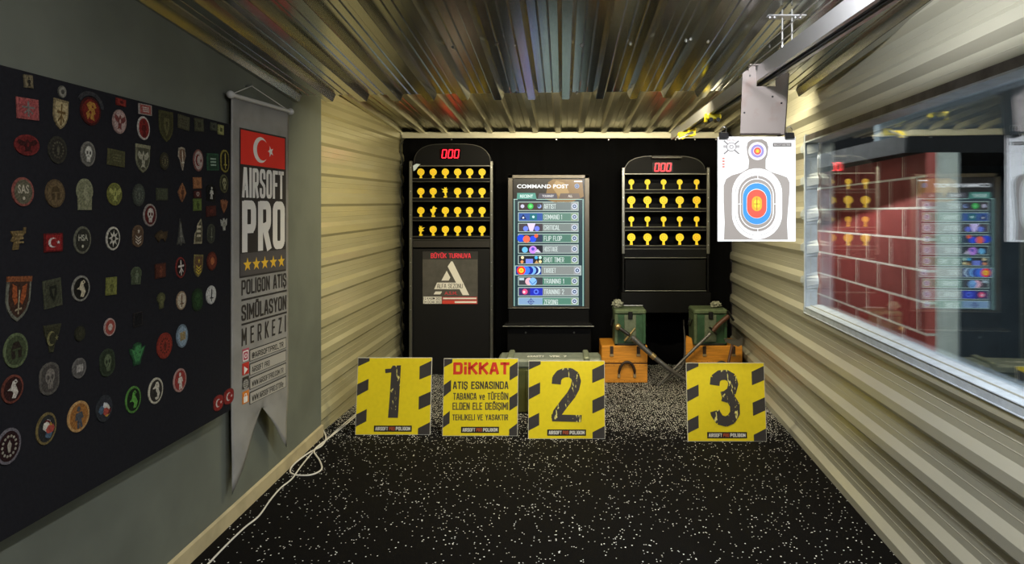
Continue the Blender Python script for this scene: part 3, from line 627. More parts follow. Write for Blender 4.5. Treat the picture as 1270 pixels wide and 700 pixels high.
for nm, y, colr, kk in rows:
    big = kk == 6; xa, xb = (638.8, 721) if big else (642.5, 717.5); h = 6 if big else 5.6
    y1 = min(y+h, 378.6)
    R(U, xa, y-h, xb, y1, 2, lit('#c5ded4', 1.0)); R(U, xa+.8, y-h+.8, xb-.8, y1-.7, 3, lit(colr, .75))
    R(U, xb-9.5, y-h+.8, xb-.8, y1-.7, 4, lit('#9bb594' if kk % 2 else '#b3b6b8', .85))
    for (rr, cc, e_) in ((.026, '#dce6f5', 1.1), (.018, '#46608a', .6), (.009, '#c9d9f2', 1)): m.flat(FK, ell(*U(xb-5, (y-h+y1)/2), rr, rr, 18), .0020+.0006*(.026-rr)/.009, lit(cc, e_))
    block(m, FK, nm, *U(674.5, y+3.2 if y < 372 else 378), *U(674.5+len(nm)*2.5, y-2.9), .0022, lit('#dcebe6', 1.0), .36)
    x2 = xa+31 if not big else 672; R(U, xa+.8, y-h+.8, x2-.6, y1-.7, 4, lit(['#4a3f40', '#3f6dc4', '#5a5058', '#3a4a6a', '#30303c', '#2e3038', '#2a4aa8', '#4c5058', '#4a3a7a', '#9fc6ee'][kk], .8))
    def D(x, yy, r, cc, n=.0021): m.flat(FK, ell(*U(x, yy), r*YK/F, r*YK/F, 16), n, lit(cc, 1.25))
    cy_ = y
    if kk == 0: D(648, cy_, 2.4, '#c9c6dc'); D(658, cy_, 3.6, '#32c04c'); D(658, cy_, 1.8, '#7be089', .0024); D(669, cy_, 2.6, '#8fa4dc'); D(668, cy_-1, 2, '#40506a', .0024)
    if kk == 1: m.flat(FK, [U(*p) for p in ((645,cy_+3),(649,cy_-3.5),(653,cy_+3))], .0021, lit('#1c2e66', .8)); R(U, 657, cy_-4, 666, cy_+4, 5.3, lit('#1e7f8a', .9)); D(649, cy_+1, 1.2, '#e7eefc', .0024); D(661.5, cy_, 1.6, '#c9f2ee', .0024)
    if kk == 2: D(652, cy_+1.5, 3.2, '#6f86f0'); D(666, cy_+1.5, 3.2, '#6f7ef0'); m.flat(FK, [U(*p) for p in ((654,cy_-5),(664,cy_-5),(661,cy_+4.5),(657,cy_+4.5))], .0024, lit('#d9c8fa', 1.4))
    if kk == 3: D(646, cy_, 4.6, '#1a4ae0'); D(653, cy_+1, 4.4, '#ff6a4a', .0023); D(661, cy_+1, 4, '#2550ee', .0022); D(665, cy_-3, 2.4, '#f0643c', .0024)
    if kk == 4: D(651, cy_+1, 3.6, '#6cc0f0'); D(661, cy_+1, 4.8, '#c88af0', .0023); D(661, cy_, 2, '#5a50c0', .0026); m.flat(FK, [U(*p) for p in ((663,cy_+4),(667,cy_+0),(671,cy_+4.5))], .0024, lit('#e8dff4', 1))
    if kk == 5: D(648, cy_-2.6, 1.9, '#f3e4b0'); D(647.5, cy_+2.6, 1.9, '#f09a60'); R(U, 652, cy_-1, 661, cy_+4.6, 5.3, lit('#7f92f4', 1.1)); D(665, cy_-2.6, 2, '#48b4ec'); D(670, cy_-2.6, 1.9, '#c0eed8'); D(670, cy_+2.4, 1.9, '#f4e6a4'); m.flat(FK, [U(*p) for p in ((663,cy_+4.4),(665.5,cy_+.6),(668,cy_+4.4))], .0022, lit('#e2b070', 1))
    if kk == 6:
        for (r_, x_, cc, n_) in ((5, 665.5, '#c4e2f4', .00205), (5, 663, '#20286a', .0021), (5, 660, '#78b6f4', .00215), (5, 656.5, '#1c2c9a', .0022), (5.4, 652, '#3e7af0', .00225), (5.3, 646.5, '#ff3a2a', .0023), (3, 646.5, '#ffdc34', .0024), (1.5, 646.5, '#ffa02a', .0025)): D(x_, cy_, r_, cc, n_)
    if kk == 7: D(656, cy_+.5, 4.6, '#f0b8c4'); D(661, cy_+.6, 4.8, '#86bdf4', .0023); m.stroke(FK, [U(656,cy_-1), U(660.5,cy_+4), U(666,cy_-1)], .006, .0026, lit('#4878c8', .9)); R(U, 644, cy_-4, 650, cy_-1, 5.5, lit('#c6e0ee', 1))
    if kk == 8: R(U, 657.5, cy_-4.7, 673, cy_+4.7, 5.2, lit('#2a36c8', 1)); D(651, cy_, 3.4, '#f25080', .0023); D(650, cy_+.4, 1.6, '#f8d0de', .0026); D(665, cy_, 3.2, '#5a78f4', .0024); D(665, cy_, 1.6, '#1d2a90', .0026)
    if kk == 9:
        m.stroke(FK, ell(*U(658.5, cy_), .022, .022, 14), .005, .0022, lit('#3a3f9c', .8)); m.stroke(FK, [U(654,cy_), U(663,cy_)], .005, .0024, lit('#3a3f9c', .8)); m.stroke(FK, [U(658.5,cy_-5), U(658.5,cy_+3.5)], .005, .0024, lit('#3a3f9c', .8))
m.build('menu_display', sc_)

# ------------------------------------------------------------------ signs on the floor
SY = mat('sign_yellow', '#e8d01c', .42, 0, 0, .05, 40); SB = mat('sign_hazard_grey', '#3b3734', .45, 0, 0, .1, 30); FOAM = mat('white_foam_core', '#d9d6c6', .8)
def grunge():
    m = bpy.data.materials.new('worn_stencil_grey'); m.use_nodes = True; nt = m.node_tree; b = nt.nodes['Principled BSDF']; N = nt.nodes.new; L = nt.links.new
    tc = N('ShaderNodeTexCoord'); mp = N('ShaderNodeMapping'); mp.inputs['Scale'].default_value = (1.6, 1, .55); L(tc.outputs['Object'], mp.inputs[0])
    n1 = N('ShaderNodeTexNoise'); n1.inputs['Scale'].default_value = 34; n1.inputs['Detail'].default_value = 6; n1.inputs['Distortion'].default_value = .6; L(mp.outputs[0], n1.inputs['Vector'])
    r = N('ShaderNodeValToRGB'); r.color_ramp.interpolation = 'LINEAR'; r.color_ramp.elements[0].position = .615; r.color_ramp.elements[1].position = .64
    r.color_ramp.elements[0].color = c('#3d3835'); r.color_ramp.elements[1].color = c('#e2d67a'); L(n1.outputs['Fac'], r.inputs[0]); L(r.outputs[0], b.inputs['Base Color']); b.inputs['Roughness'].default_value = .45
    return m
GR = grunge()
def sign(label, px0, px1, ybase, w_h, yaw, kind):
    Y0 = H*F/(ybase-CY); xa = (px0-CX)/F*Y0; xb = (px1-CX)/F*Y0; w = xb-xa; h = w_h
    lean = .062
    fr = Frame((xa, Y0+.0, .002), (math.cos(yaw), math.sin(yaw), 0), (0, lean/h, 1))
    root = thing('number_sign' if kind != 'D' else 'warning_sign', label, 'sign', fr.p(w/2, 0, 0), 'yellow signs standing on the floor')
    m = MB(); m.slab(fr, 0, 0, w, h, -.010, 0, FOAM); m.rect(fr, .0025, .0025, w-.0025, h-.0025, .0006, SY); m.build('board', root)
    m = MB(); q = lambda u, v: (.0025+u*(w-.005), .0025+(1-v)*(h-.005))
    Ls = [[(0,0),(.155,0),(.155,.04),(0,.11)], [(0,.345),(.15,.275),(.15,.42),(0,.50)], [(0,.74),(.14,.67),(.14,.83),(0,.90)]]
    Rs = [[(.84,.11),(1,.035),(1,.22),(.84,.285)], [(.84,.51),(1,.44),(1,.61),(.84,.68)], [(.84,.92),(1,.84),(1,1),(.84,1)]]
    if kind == 'D': Ls = [[(0,0),(.11,0),(.11,.05),(0,.11)], [(0,.345),(.10,.275),(.10,.42),(0,.50)], [(0,.75),(.09,.68),(.09,.84),(0,.90)]]; Rs = [[(u if u > .9 else .89, v) for u, v in P_] for P_ in Rs]
    for P_ in Ls+Rs: m.flat(fr, [q(*p) for p in P_], .0012, SB)
    
    if kind == '1':
        m.flat(fr, [q(*p) for p in ((.47,.10),(.585,.095),(.575,.50),(.565,.785),(.43,.785),(.445,.50),(.455,.19),(.375,.20),(.37,.145),(.45,.14))], .0012, GR)
    if kind == '2':
        pts = [(.365,.285),(.37,.225),(.41,.175),(.47,.15),(.55,.15),(.61,.19),(.63,.26),(.61,.35),(.56,.44),(.47,.55),(.38,.67),(.36,.74)]
        m.stroke(fr, [q(*p) for p in pts], .12*w, .0012, GR); m.flat(fr, [q(*p) for p in ((.30,.69),(.70,.70),(.69,.79),(.31,.78))], .0020, GR)
    if kind == '3':
        pts = [(.36,.27),(.37,.20),(.43,.155),(.51,.15),(.58,.19),(.60,.27),(.57,.37),(.50,.42),(.46,.43)]
        m.stroke(fr, [q(*p) for p in pts], .125*w, .0012, GR); m.stroke(fr, [q(*p) for p in ((.47,.43),(.56,.46),(.61,.54),(.61,.64),(.56,.72),(.49,.75),(.41,.73),(.36,.65),(.355,.63))], .125*w, .0022, GR)
    if kind == 'D':
        block(m, fr, 'DiKKAT', *q(.125, .205), *q(.885, .045), .0012, mat('sign_red', '#d1331b', .5), .42)
        for t, a, b, u0_, u1_ in (('ATIŞ ESNASINDA', .285, .405, .125, .875), ('TABANCA ve TÜFEĞİN', .435, .545, .13, .875), ('ELDEN ELE DEĞİŞİMİ', .56, .675, .125, .875), ('TEHLİKELİ VE YASAKTIR', .715, .81, .125, .875)):
            block(m, fr, t, *q(u0_, b-.008), *q(u1_, a+.012), .0012, SB, .42)
    m.rect(fr, *q(.245, .965), *q(.755, .885), .0012, mat('strip_black', '#1c1613', .5))
    for t, a, b, cc in (('AIRSOFT', .265, .435, '#dcd8cc'), ('PRO', .45, .525, '#b5532c'), ('POLİGON', .54, .735, '#dcd8cc')): block(m, fr, t, *q(a, .948), *q(b, .902), .0018, flat(cc), .48)
    m.build('print', root)
    m = MB(); fr2 = Frame(fr.p(w/2-.05, .004, -.011), fr.U, (0, 1, 0))
    top = fr.p(w/2, h*.72, -.012); foot = Vector((top.x, top.y+.13, .002)); fo = Vector((.05, 0, 0))
    m.face([foot-fo, foot+fo, top+fo*.5, top-fo*.5], FOAM); m.face([top-fo*.5+Vector((0,.006,0)), top+fo*.5+Vector((0,.006,0)), foot+fo+Vector((0,.006,0)), foot-fo+Vector((0,.006,0))], FOAM)
    m.build('strut', root)
    return root
sign('yellow sign with dark number 1 and hazard stripes, leftmost on the speckled floor', 440.5, 533.5, 540, .512, 0, '1')
sign('yellow warning sign with red heading DiKKAT and four lines of text', 548.5, 642, 541.5, .512, 0, 'D')
sign('yellow sign with worn grey number 2 in front of the green chest', 655, 750.5, 545, .508, 0, '2')
sign('yellow sign with worn grey number 3 standing by the right wall', 853, 951, 548.3, .506, 0, '3')
# ------------------------------------------------------------------ patch board on the left wall
BA, BBs = -1.533, .0333*1.0
# board plane chosen a little off the wall at its far edge
BX = -1.5585; BK = .0155
FB0 = side(BX-.0, BK)
FB = Frame((BX, 0, 0), (BK, 1, 0), (0, 0, 1))
zt_, zb_ = 1.905, .605
uA = FB.uv(-60, 200)[0]; uB = FB.uv(285.5, 200)[0]
uA = 1.1
FELT = mat('board_felt', '#1b1b1f', .95, 0, 0, .2, 90, .1, .15)
board = thing('patch_board', 'large black felt board on the left wall covered in rows of embroidered patches', 'board', FB.p((uA+uB)/2, zb_))
m = MB(); m.slab(FB, uA, zb_, uB, zt_, -.022, 0, FELT); m.build('felt_panel', board)
m = MB(); m.slab(FB, uB, zb_, uB+.006, zt_, -.022, .001, mat('board_edge_strip', '#201d19', .6)); m.build('edge_strip', board)

def UB(x, y): return FB.uv(x, y)
BLEND = {}
def motif(m, kind, Q, n, cc, cf):
    """Q maps unit coordinates [-1,1] to (u,v) on the board"""
    T = thread(cc); K = thread(cf)
    def pl(pts, mt=T, dn=0): m.flat(FB, [Q(x, y) for x, y in pts], n+dn, mt)
    if kind == 'eagle':
        h = [(0,.62),(.12,.5),(.2,.3),(.75,.62),(.92,.25),(.6,-.05),(.28,-.1),(.22,-.45),(.4,-.75),(0,-.62)]
        pl(h + [(-x, y) for x, y in h[-2:0:-1]]); pl(ell(0, .05, .12, .22, 10), K, .0006)
    elif kind == 'skull':
        pl(ell(0, .15, .55, .55, 16)); pl([(-.32,-.2),(.32,-.2),(.26,-.7),(-.26,-.7)], T, .0002)
        for s_ in (-1, 1): pl(ell(.22*s_, .1, .15, .17, 8), K, .0006)
        pl([(0,-.05),(.09,-.25),(-.09,-.25)], K, .0006)
        for s_ in (-.12, .06): pl([(s_,-.45),(s_+.05,-.45),(s_+.05,-.68),(s_,-.68)], K, .0006)
    elif kind == 'cross':
        pl([(-.1,.8),(.1,.8),(.1,-.85),(-.1,-.85)]); pl([(-.65,.25),(.65,.25),(.65,.05),(-.65,.05)], T, .0002)
        for s_ in (-1, 1): pl([(.05*s_,0),(.5*s_,-.45),(.4*s_,-.6),(0,-.12)], T, .0003)
    elif kind == 'sword':
        pl([(0,.85),(.13,.6),(.12,-.35),(-.12,-.35),(-.13,.6)]); pl([(-.42,-.3),(.42,-.3),(.42,-.43),(-.42,-.43)], T, .0002); pl([(-.08,-.4),(.08,-.4),(.08,-.8),(-.08,-.8)], T, .0003)
    elif kind == 'wings':
        for s_ in (-1, 1): pl([(.12*s_,-.15),(.25*s_,.6),(.68*s_,.75),(.62*s_,.1),(.35*s_,-.3)])
        pl([(-.07,.45),(.07,.45),(.05,-.75),(-.05,-.75)], thread('#9a8a6a'), .0004); pl([(-.3,-.5),(.3,-.42),(.3,-.52),(-.3,-.6)], thread('#9a8a6a'), .0006)
    elif kind == 'chevrons':
        for k in range(3): y = -.05-.28*k; pl([(-.6,y+.15),(0,y-.12),(.6,y+.15),(.6,y),(0,y-.27),(-.6,y)], T, .0002*k)
        pl(star(0, .5, .3), T, .0003)
    elif kind == 'star': pl(star(0, 0, .85))
    elif kind == 'sunstar': pl(star(0, 0, .85, 8, .45)); pl(ell(0, 0, .25, .22, 10), K, .0006)
    elif kind == 'crescent':
        pl(ell(-.15, 0, .55, .6, 18)); pl(ell(0.0, 0, .44, .48, 18), K, .0006); pl(star(.48, 0, .26), T, .0009)
    elif kind == 'disc': pl(ell(0, 0, .45, .45, 16))
    elif kind == 'figure':
        pl(ell(0, .55, .18, .2, 10)); pl([(-.3,.3),(.3,.3),(.45,-.2),(.2,-.2),(.28,-.85),(.05,-.85),(0,-.35),(-.05,-.85),(-.28,-.85),(-.2,-.2),(-.45,-.2)], T, .0002)
    elif kind == 'lion':
        pl([(-.5,.5),(-.15,.75),(.35,.7),(.6,.35),(.35,.2),(.5,-.15),(.25,-.3),(.4,-.75),(-.1,-.6),(-.05,-.3),(-.4,-.7),(-.55,-.2),(-.25,.05)]); pl(ell(.15, .35, .1, .1, 8), K, .0006); pl(ell(-.1, -.1, .12, .14, 8), K, .0006)
    elif kind == 'bird':
        pl([(-.6,-.05),(-.25,.15),(-.1,.6),(.25,.75),(.45,.5),(.2,.35),(.35,.1),(.55,-.3),(.3,-.75),(-.1,-.7),(.05,-.3),(-.2,-.1)]); pl(ell(.18, .55, .07, .07, 8), K, .0006)
    elif kind == 'bars':
        for k in range(3): pl([(-.55,.5-.4*k),(.55,.5-.4*k),(.55,.3-.4*k),(-.55,.3-.4*k)], T, .0002*k)
    elif kind == 'wreath':
        for k in range(14):
            a = 2*math.pi*k/14; pl(ell(.7*math.cos(a), .7*math.sin(a), .13, .11, 6), T, .0001*(k % 2))
        pl([(0,.45),(.22,.1),(.1,-.45),(-.1,-.45),(-.22,.1)], T, .0003)
    elif kind == 'helm':
        pl([(-.45,-.5),(-.5,.1),(-.25,.55),(.25,.55),(.5,.1),(.45,-.5),(.15,-.5),(.12,0),(-.12,0),(-.15,-.5)]); pl([(-.38,.12),(.38,.12),(.38,0),(-.38,0)], K, .0006)
    elif kind == 'fist':
        for k in range(4): x = -.5+.27*k; pl([(x,-.4),(x+.2,-.4),(x+.2,.35),(x+.1,.45),(x,.35)], T, .0001*k)
    elif kind == 'mask':
        pl([(-.9,.6),(-.45,.35),(-.3,.8),(.3,.8),(.45,.35),(.9,.6),(.55,-.1),(.25,-.75),(-.25,-.75),(-.55,-.1)])
        for s_ in (-1, 1): pl([(.1*s_,.05),(.4*s_,.25),(.35*s_,0)], K, .0006)
        pl([(-.22,-.35),(.22,-.35),(0,-.5)], K, .0006)
    elif kind == 'square': pl([(-.45,-.45),(.45,-.45),(.45,.45),(-.45,.45)])
    elif kind == 'shieldlet': pl([(-.45,.6),(.45,.6),(.45,-.1),(0,-.7),(-.45,-.1)]); pl([(-.2,.35),(.2,.35),(0,-.35)], K, .0006)
    elif kind == 'seahorse':
        pl([(-.55,.3),(-.2,.45),(.05,.75),(.35,.7),(.5,.35),(.4,0),(.55,-.3),(.3,-.75),(-.1,-.8),(-.25,-.55),(.1,-.55),(.15,-.25),(-.05,0),(0,.25),(-.3,.2)]); pl(ell(.1, .48, .06, .06, 8), K, .0006)
    elif kind.startswith('t:'):
        a = Q(-.6, -.1); b = Q(.6, .5); m.text(FB, kind[2:], a[0], a[1], b[0], b[1], n, T, .03); pl(ell(0, -.5, .14, .14, 8), T)
    elif kind == 'multi':
        cs = ['#b8483a', '#c9ccd0', '#c79a2e', '#4f6a80', '#6b1f1f', '#d9d3c2']; rnd = random.Random(cc)
        for k in range(7):
            a = rnd.uniform(0, 6.28); r = rnd.uniform(.15, .55); x, y = r*math.cos(a), r*math.sin(a)*1.1
            pl([(x+.42*math.cos(t+a), y+rnd.uniform(.25,.42)*math.sin(t+a)) for t in (0,1.1,2.3,3.4,4.6,5.4)], thread(cs[k % 6]), .0002*k)
OV, RC, SH_, AR, TR, DI, OB = 'oval', 'rect', 'shield', 'arch', 'tri', 'diamond', 'oblong'
def outline(sh):
    if sh == OV: return ell(0, 0, 1, 1, 30)
    if sh == RC: return [(-1,-1),(1,-1),(1,1),(-1,1)]
    if sh == SH_: return [(-1,1),(1,1),(1,-.1),(.8,-.5),(.45,-.8),(0,-1),(-.45,-.8),(-.8,-.5),(-1,-.1)]
    if sh == AR: return [(-.82,-1),(.82,-1),(.85,-.15)] + ell(0, .2, 1, .8, 14, -.35, math.pi+.35) + [(-.85,-.15)]
    if sh == TR: return [(-1,1),(1,1),(.75,.3),(.35,-.4),(.2,-1),(-.2,-1),(-.35,-.4),(-.8,.3)]
    if sh == DI: return [(0,1),(.6,.5),(1,0),(.6,-.5),(0,-1),(-.6,-.5),(-1,0),(-.6,.5)]
    if sh == OB: return stadium(0, 0, 2, 3.2, 8)
    if sh == 'pistol': return [(-1,.7),(.6,.7),(.7,1),(.9,1),(.85,.45),(.5,.3),(.45,-.1),(.05,-.15),(-.1,-1),(-.8,-1),(-.6,-.3),(-1,-.2),(-.7,.2)]
    if sh == 'animal': return [(-1,0),(-.6,.6),(0,.9),(.3,.6),(1,.7),(.9,-.2),(.6,-.9),(.3,-.4),(-.2,-.5),(-.4,-.9),(-.7,-.4)]
    if sh == 'spear': return [(0,1),(.35,.3),(.6,-.3),(1,-.9),(.3,-.8),(0,-1),(-.3,-.8),(-1,-.9),(-.5,-.2),(-.2,.5)]
    if sh == 'wing': return [(.7,1),(.95,.2),(.9,-1),(-1,-1),(-.8,-.2),(-.3,.1),(-.1,.6)]
    if sh == 'bladge': return [(-.8,.9),(0,1),(.8,.9),(1,.2),(.6,-.1),(.3,-.6),(0,-1),(-.3,-.6),(-.6,-.1),(-1,.2)]
    if sh == 'heart': return [(-1,.8),(-.3,1),(0,.7),(.3,1),(1,.8),(.7,-.1),(0,-1),(-.7,-.1)]
    if sh == 'eagle': return [(-1,.8),(-.6,.6),(-.25,.35),(-.2,.9),(.2,.9),(.25,.35),(.6,.6),(1,.8),(.8,-.2),(.35,-.4),(.3,-1),(-.3,-1),(-.35,-.4),(-.8,-.2)]
    if sh == 'skull': return ell(0, .3, 1, .7, 14, -.5, math.pi+.5) + [(-.55,-.3),(-.5,-1),(.5,-1),(.55,-.3)]
    if sh == 'goblin': return [(-1,.6),(-.6,.45),(-.4,.9),(0,1),(.4,.9),(.6,.45),(1,.6),(.8,0),(.5,-.5),(.4,-1),(-.4,-1),(-.5,-.5),(-.8,0)]
patches = [
 (34,101,11,16,RC,'#6d6249','#7d7052','figure','#2f2a20','small tan patch with a dark figure near the top left corner of the board'),
 (76,114,10,15,OV,'#6d6a5c','#8d897a','disc','#4a483f','small grey oval patch above the cream shield patch'),
 (33,135,27,26,RC,'#a9514c','#a84a48','cross','#77706a','pinkish red rectangular flag patch with a grey cross'),
 (74,142,18,37,SH_,'#8a7850','#b5a271','cross','#6f5325','cream pointed shield patch with crossed brown emblem'),
 (111,138,25,35,OV,'#4a1410','#7a1d14','lion','#b57f2a','dark red oval patch with golden lion under a black arc'),
 (32,180,31,26,OV,'#7c2320','#701c1b','eagle','#3c1110','wide red oval patch with dark red eagle'),
 (70,186,23,34,OV,'#37352a','#2e2b23','wreath','#57523f','dark olive oval wreath patch left of the crowned skull patch'),
 (108,191,18,31,OV,'#77746a','#5f5d54','skull','#c6c3b4','grey oval patch with a pale crowned skull'),
 (143,196,21,20,RC,'#55532f','#4c4b2b','bars','#605e3c','plain olive rectangular patch beside the pale skull patch'),
 (149,127,12,9,RC,'#7b2119','#9a2c22','disc','#5d1612','small red rectangular tab at the top edge of the board'),
 (147,151,17,30,OV,'#a3847a','#b79c94','eagle','#7c3a34','pinkish white oval patch with dark red emblem, below the red tab'),
 (179,136,16,13,RC,'#a79c92','#a8524a','bars','#c8beb2','small red and white striped flag patch'),
 (177,159,15,29,OV,'#c9c0b4','#8d201c','figure','#5d1411','red oval patch with thick white border'),
 (205,157,17,38,SH_,'#4d4b26','#3f3d20','shieldlet','#5f5c33','long olive pointed shield patch near the top edge'),
 (227,152,14,17,RC,'#4c4a33','#55533b','bars','#47452f','olive grey rectangular patch right of the pointed olive shield'),
 (246,155,11,16,RC,'#45452f','#52523a','square','#3a3b2a','narrow olive patch with darker square in its middle'),
 (264,157,8,10,RC,'#3e4134','#4a4d3e','disc','#33362b','tiny grey green square patch near the top right corner'),
 (273,161,7,12,RC,'#8f9150','#a3a45e','square','#55572c','tiny yellow green square patch, topmost at the right corner'),
 (176,197,17,35,SH_,'#77765a','#4f4e3a','eagle','#a7a58c','grey olive shield patch with eagle and title tab'),
 (203,200,11,22,OV,'#33301f','#3c3826','wreath','#6d6848','small dark brown oval wreath patch below the long olive shield'),
 (225,197,9,29,'bladge','#a99e86','#7c5c44','sword','#d8cfba','narrow winged blade badge in cream and brown'),
 (245,199,12,27,OV,'#8f5a50','#b8a79c','crescent','#82241d','tall oval patch in pink, white and dark red'),
 (263,201,14,21,RC,'#2c5a3c','#24442f','bars','#9db8a2','green rectangular patch with white marks'),
 (278,200,10,28,OB,'#8f8230','#1c1b12','sword','#b3a33c','narrow black patch edged in yellow at the right edge of the board'),
 (141,241,18,28,OV,'#77772f','#6c7030','eagle','#a3a552','yellow green oval patch with winged emblem'),
 (171,242,15,28,OV,'#3c4238','#474d42','wreath','#646a5c','dull grey green oval patch with wreath'),
 (200,241,14,15,RC,'#3f4430','#4a4f39','bars','#444934','small drab green square patch in the third row'),
 (225,239,10,24,DI,'#8a5a3a','#a5673a','figure','#5c3420','narrow orange brown pointed oval patch'),
 (244,227,10,14,RC,'#9a6038','#a86c40','disc','#8f5a34','small orange tan square patch'),
 (244,241,9,9,RC,'#3a1714','#571d18','skull','#a18d80','tiny dark red patch between the orange and green squares'),
 (244,254,10,15,RC,'#57692a','#647a30','figure','#3c4a1c','small green square patch below two smaller squares'),
 (261,239,12,21,AR,'#15150f','#0f0f0d','figure','#c3c4b6','black arched patch with white figure'),
 (277,228,10,23,OV,'#5a5b38','#35361f','skull','#99986c','olive skull patch at the right edge of the board'),
 (261,262,12,13,RC,'#471c15','#52221a','disc','#6a2c20','dark red brown square patch under the black arched patch'),
 (277,256,9,17,'heart','#8a5232','#9c5f3a','disc','#7c4628','tan heart shaped patch at the right edge'),
 (185,267,16,28,OV,'#978d84','#5c1615','skull','#c4bdb0','dark red oval patch with white skull and silver border'),
 (27,238,27,36,OV,'#8f4a40','#5f5b45','t:SAS','#b7ae94','oval patch with red lettered border and grey centre'),
 (67,240,24,35,OV,'#5c4a2d','#6b5636','helm','#49391f','brown oval patch with a dark band across its bottom'),
 (104,241,20,39,AR,'#8b8c68','#7d7e5c','bird','#939470','pale olive keyhole shaped patch'),
 (22,296,20,27,'pistol','#7b6336','#6c562d','bars','#8b7445','tan patch cut in the shape of a winged pistol'),
 (65,301,23,23,RC,'#6c1413','#9c1c1c','crescent','#d8cfc6','red square patch with white crescent and star'),
 (101,298,21,34,OV,'#6b6a57','#2f2f26','t:HSA','#b4b29c','dark oval patch with the letters HSA'),
 (139,296,17,29,OV,'#c5c0ae','#26261f','sunstar','#cfcab8','black and white oval patch with a many-pointed star'),
 (170,293,13,27,OB,'#6a5038','#5a422e','chevrons','#c9bda8','brown oblong patch with white chevrons'),
 (199,293,16,15,'animal','#3d2f1b','#46361f','disc','#57442a','small dark brown patch cut in an animal shape'),
 (223,288,10,34,'spear','#4a4a42','#57574e','sword','#7b7b70','tall grey spearhead patch'),
 (245,287,10,31,'wing','#9c9372','#5c563f','bars','#c6bd9a','pale gold patch shaped like a raised wing'),
 (261,290,9,24,OB,'#45483a','#3a3d30','sword','#6f7360','slim grey green patch with a dagger'),
 (277,278,8,16,'eagle','#a8a898','#b8b8a8','disc','#8f8f80','small white eagle shaped patch at the right edge'),
 (168,342,13,22,AR,'#4f5a40','#465138','figure','#6a755a','arched grey green patch in the fifth row'),
 (198,336,13,18,RC,'#4a2216','#5e2c1b','figure','#7a3f28','rusty brown square patch in the fifth row'),
 (223,332,12,26,OV,'#8a2a25','#241414','cross','#d2c8bc','black oval patch with red border and white cross emblem'),
 (245,330,11,28,SH_,'#7b6f3a','#6a4c30','chevrons','#d1b62c','shield patch with yellow chevrons on a tan ground'),
 (262,324,12,23,OV,'#5a1f15','#7b3320','disc','#c06a38','red brown oval patch with glowing orange centre'),
 (137,355,13,22,RC,'#73762f','#80843a','figure','#606328','yellow green rectangular patch in the sixth row'),
 (199,373,10,20,'skull','#4a4b2c','#55562f','skull','#6b6c40','small olive alien skull patch'),
 (224,373,12,23,OV,'#9c8262','#c4b79c','sword','#6a4a2c','cream oval patch with brown emblem'),
 (244,372,13,28,OB,'#1d3218','#22401e','skull','#2f5428','dark green rounded patch between two pale ovals'),
 (261,366,12,23,OV,'#bdbcb4','#cfcfc8','sword','#3a3a3a','white oval patch with a black diagonal sword'),
 (170,396,11,17,RC,'#2c2725','#101014','square','#15151a','nearly black square patch with thin outline'),
 (203,429,19,32,OV,'#8c2a1c','#9c2f20','wreath','#5c2016','bright red oval patch with dark wreath'),
 (225,417,14,29,OV,'#6c7f8c','#8aa3b3','fist','#a88a3c','sky blue oval patch with gold emblem'),
 (169,439,20,28,'goblin','#1f4d2a','#2a6336','mask','#3f8a4a','green goblin mask patch'),
 (222,472,16,29,OV,'#b88b80','#a8342c','figure','#d8cabc','red oval patch with white border and standing figure'),
 (192,485,18,32,OV,'#c9c1a8','#34302a','seahorse','#cfc8b0','black oval patch with cream seahorse'),
 (164,496,19,33,OV,'#4f8a34','#16240f','bird','#5aa83a','black oval patch with bright green ring'),
 (270,500,12,19,OB,'#8f2a24','#a8241f','crescent','#e0d4cc','red rounded patch with white crescent, left one of the pair at lower right'),
 (283,492,12,19,OB,'#8f2a24','#a8241f','crescent','#e0d4cc','red rounded patch with white crescent, right one of the pair at lower right'),
 (21,371,30,56,SH_,'#6b6b5c','#40281a','wings','#a34c1f','large brown shield patch with orange wings and a dagger'),
 (64,364,22,35,RC,'#4a4c38','#40432f','shieldlet','#1e2016','grey green rectangular patch with dark shield inside'),
 (99,358,22,32,OV,'#8a877c','#15140f','bird','#c2b795','black oval patch with cream bird head and silver border'),
 (135,406,14,22,OV,'#b59c94','#a8463a','disc','#c9b4a8','small white oval patch with red centre'),
 (18,435,30,43,OV,'#5c6b44','#3e4a2c','helm','#2a2218','large green oval patch with dark warrior head'),
 (63,420,22,34,TR,'#3f3f28','#34341f','crescent','#7c7848','dark olive triangular patch with crescent'),
 (98,414,13,19,OV,'#2a2a1c','#32321f','disc','#3a3a26','very dark small olive patch'),
 (97,457,17,25,OV,'#6f6b66','#5c5955','fist','#b0aca2','grey oval patch with white fist fingers'),
 (132,450,18,34,OB,'#33402c','#28331f','skull','#5f6e4c','dark green oblong patch with camouflage skull'),
 (14,483,27,35,OV,'#74382a','#331512','bird','#c7beb0','red brown oval patch with white beast'),
 (60,470,24,40,OB,'#5f5a52','#4a4540','skull','#7e776c','tall grey rounded patch with two skulls'),
 (96,517,27,38,OV,'#c39455','#a86a28','figure','#4c5058','orange oval patch with grey knight figure'),
 (128,507,20,33,OV,'#33363a','#2f3238','multi','#b3b6ba','multicoloured oval patch in grey, red and yellow'),
 (56,532,25,39,OV,'#7c6a3a','#2a2c2c','multi','#c9a05a','multicoloured oval patch with gold, red and pale blue'),
 (9,554,31,44,OV,'#6f6a70','#2a0d10','wreath','#9a9482','large maroon oval patch with grey feathered emblem at the left edge'),
]
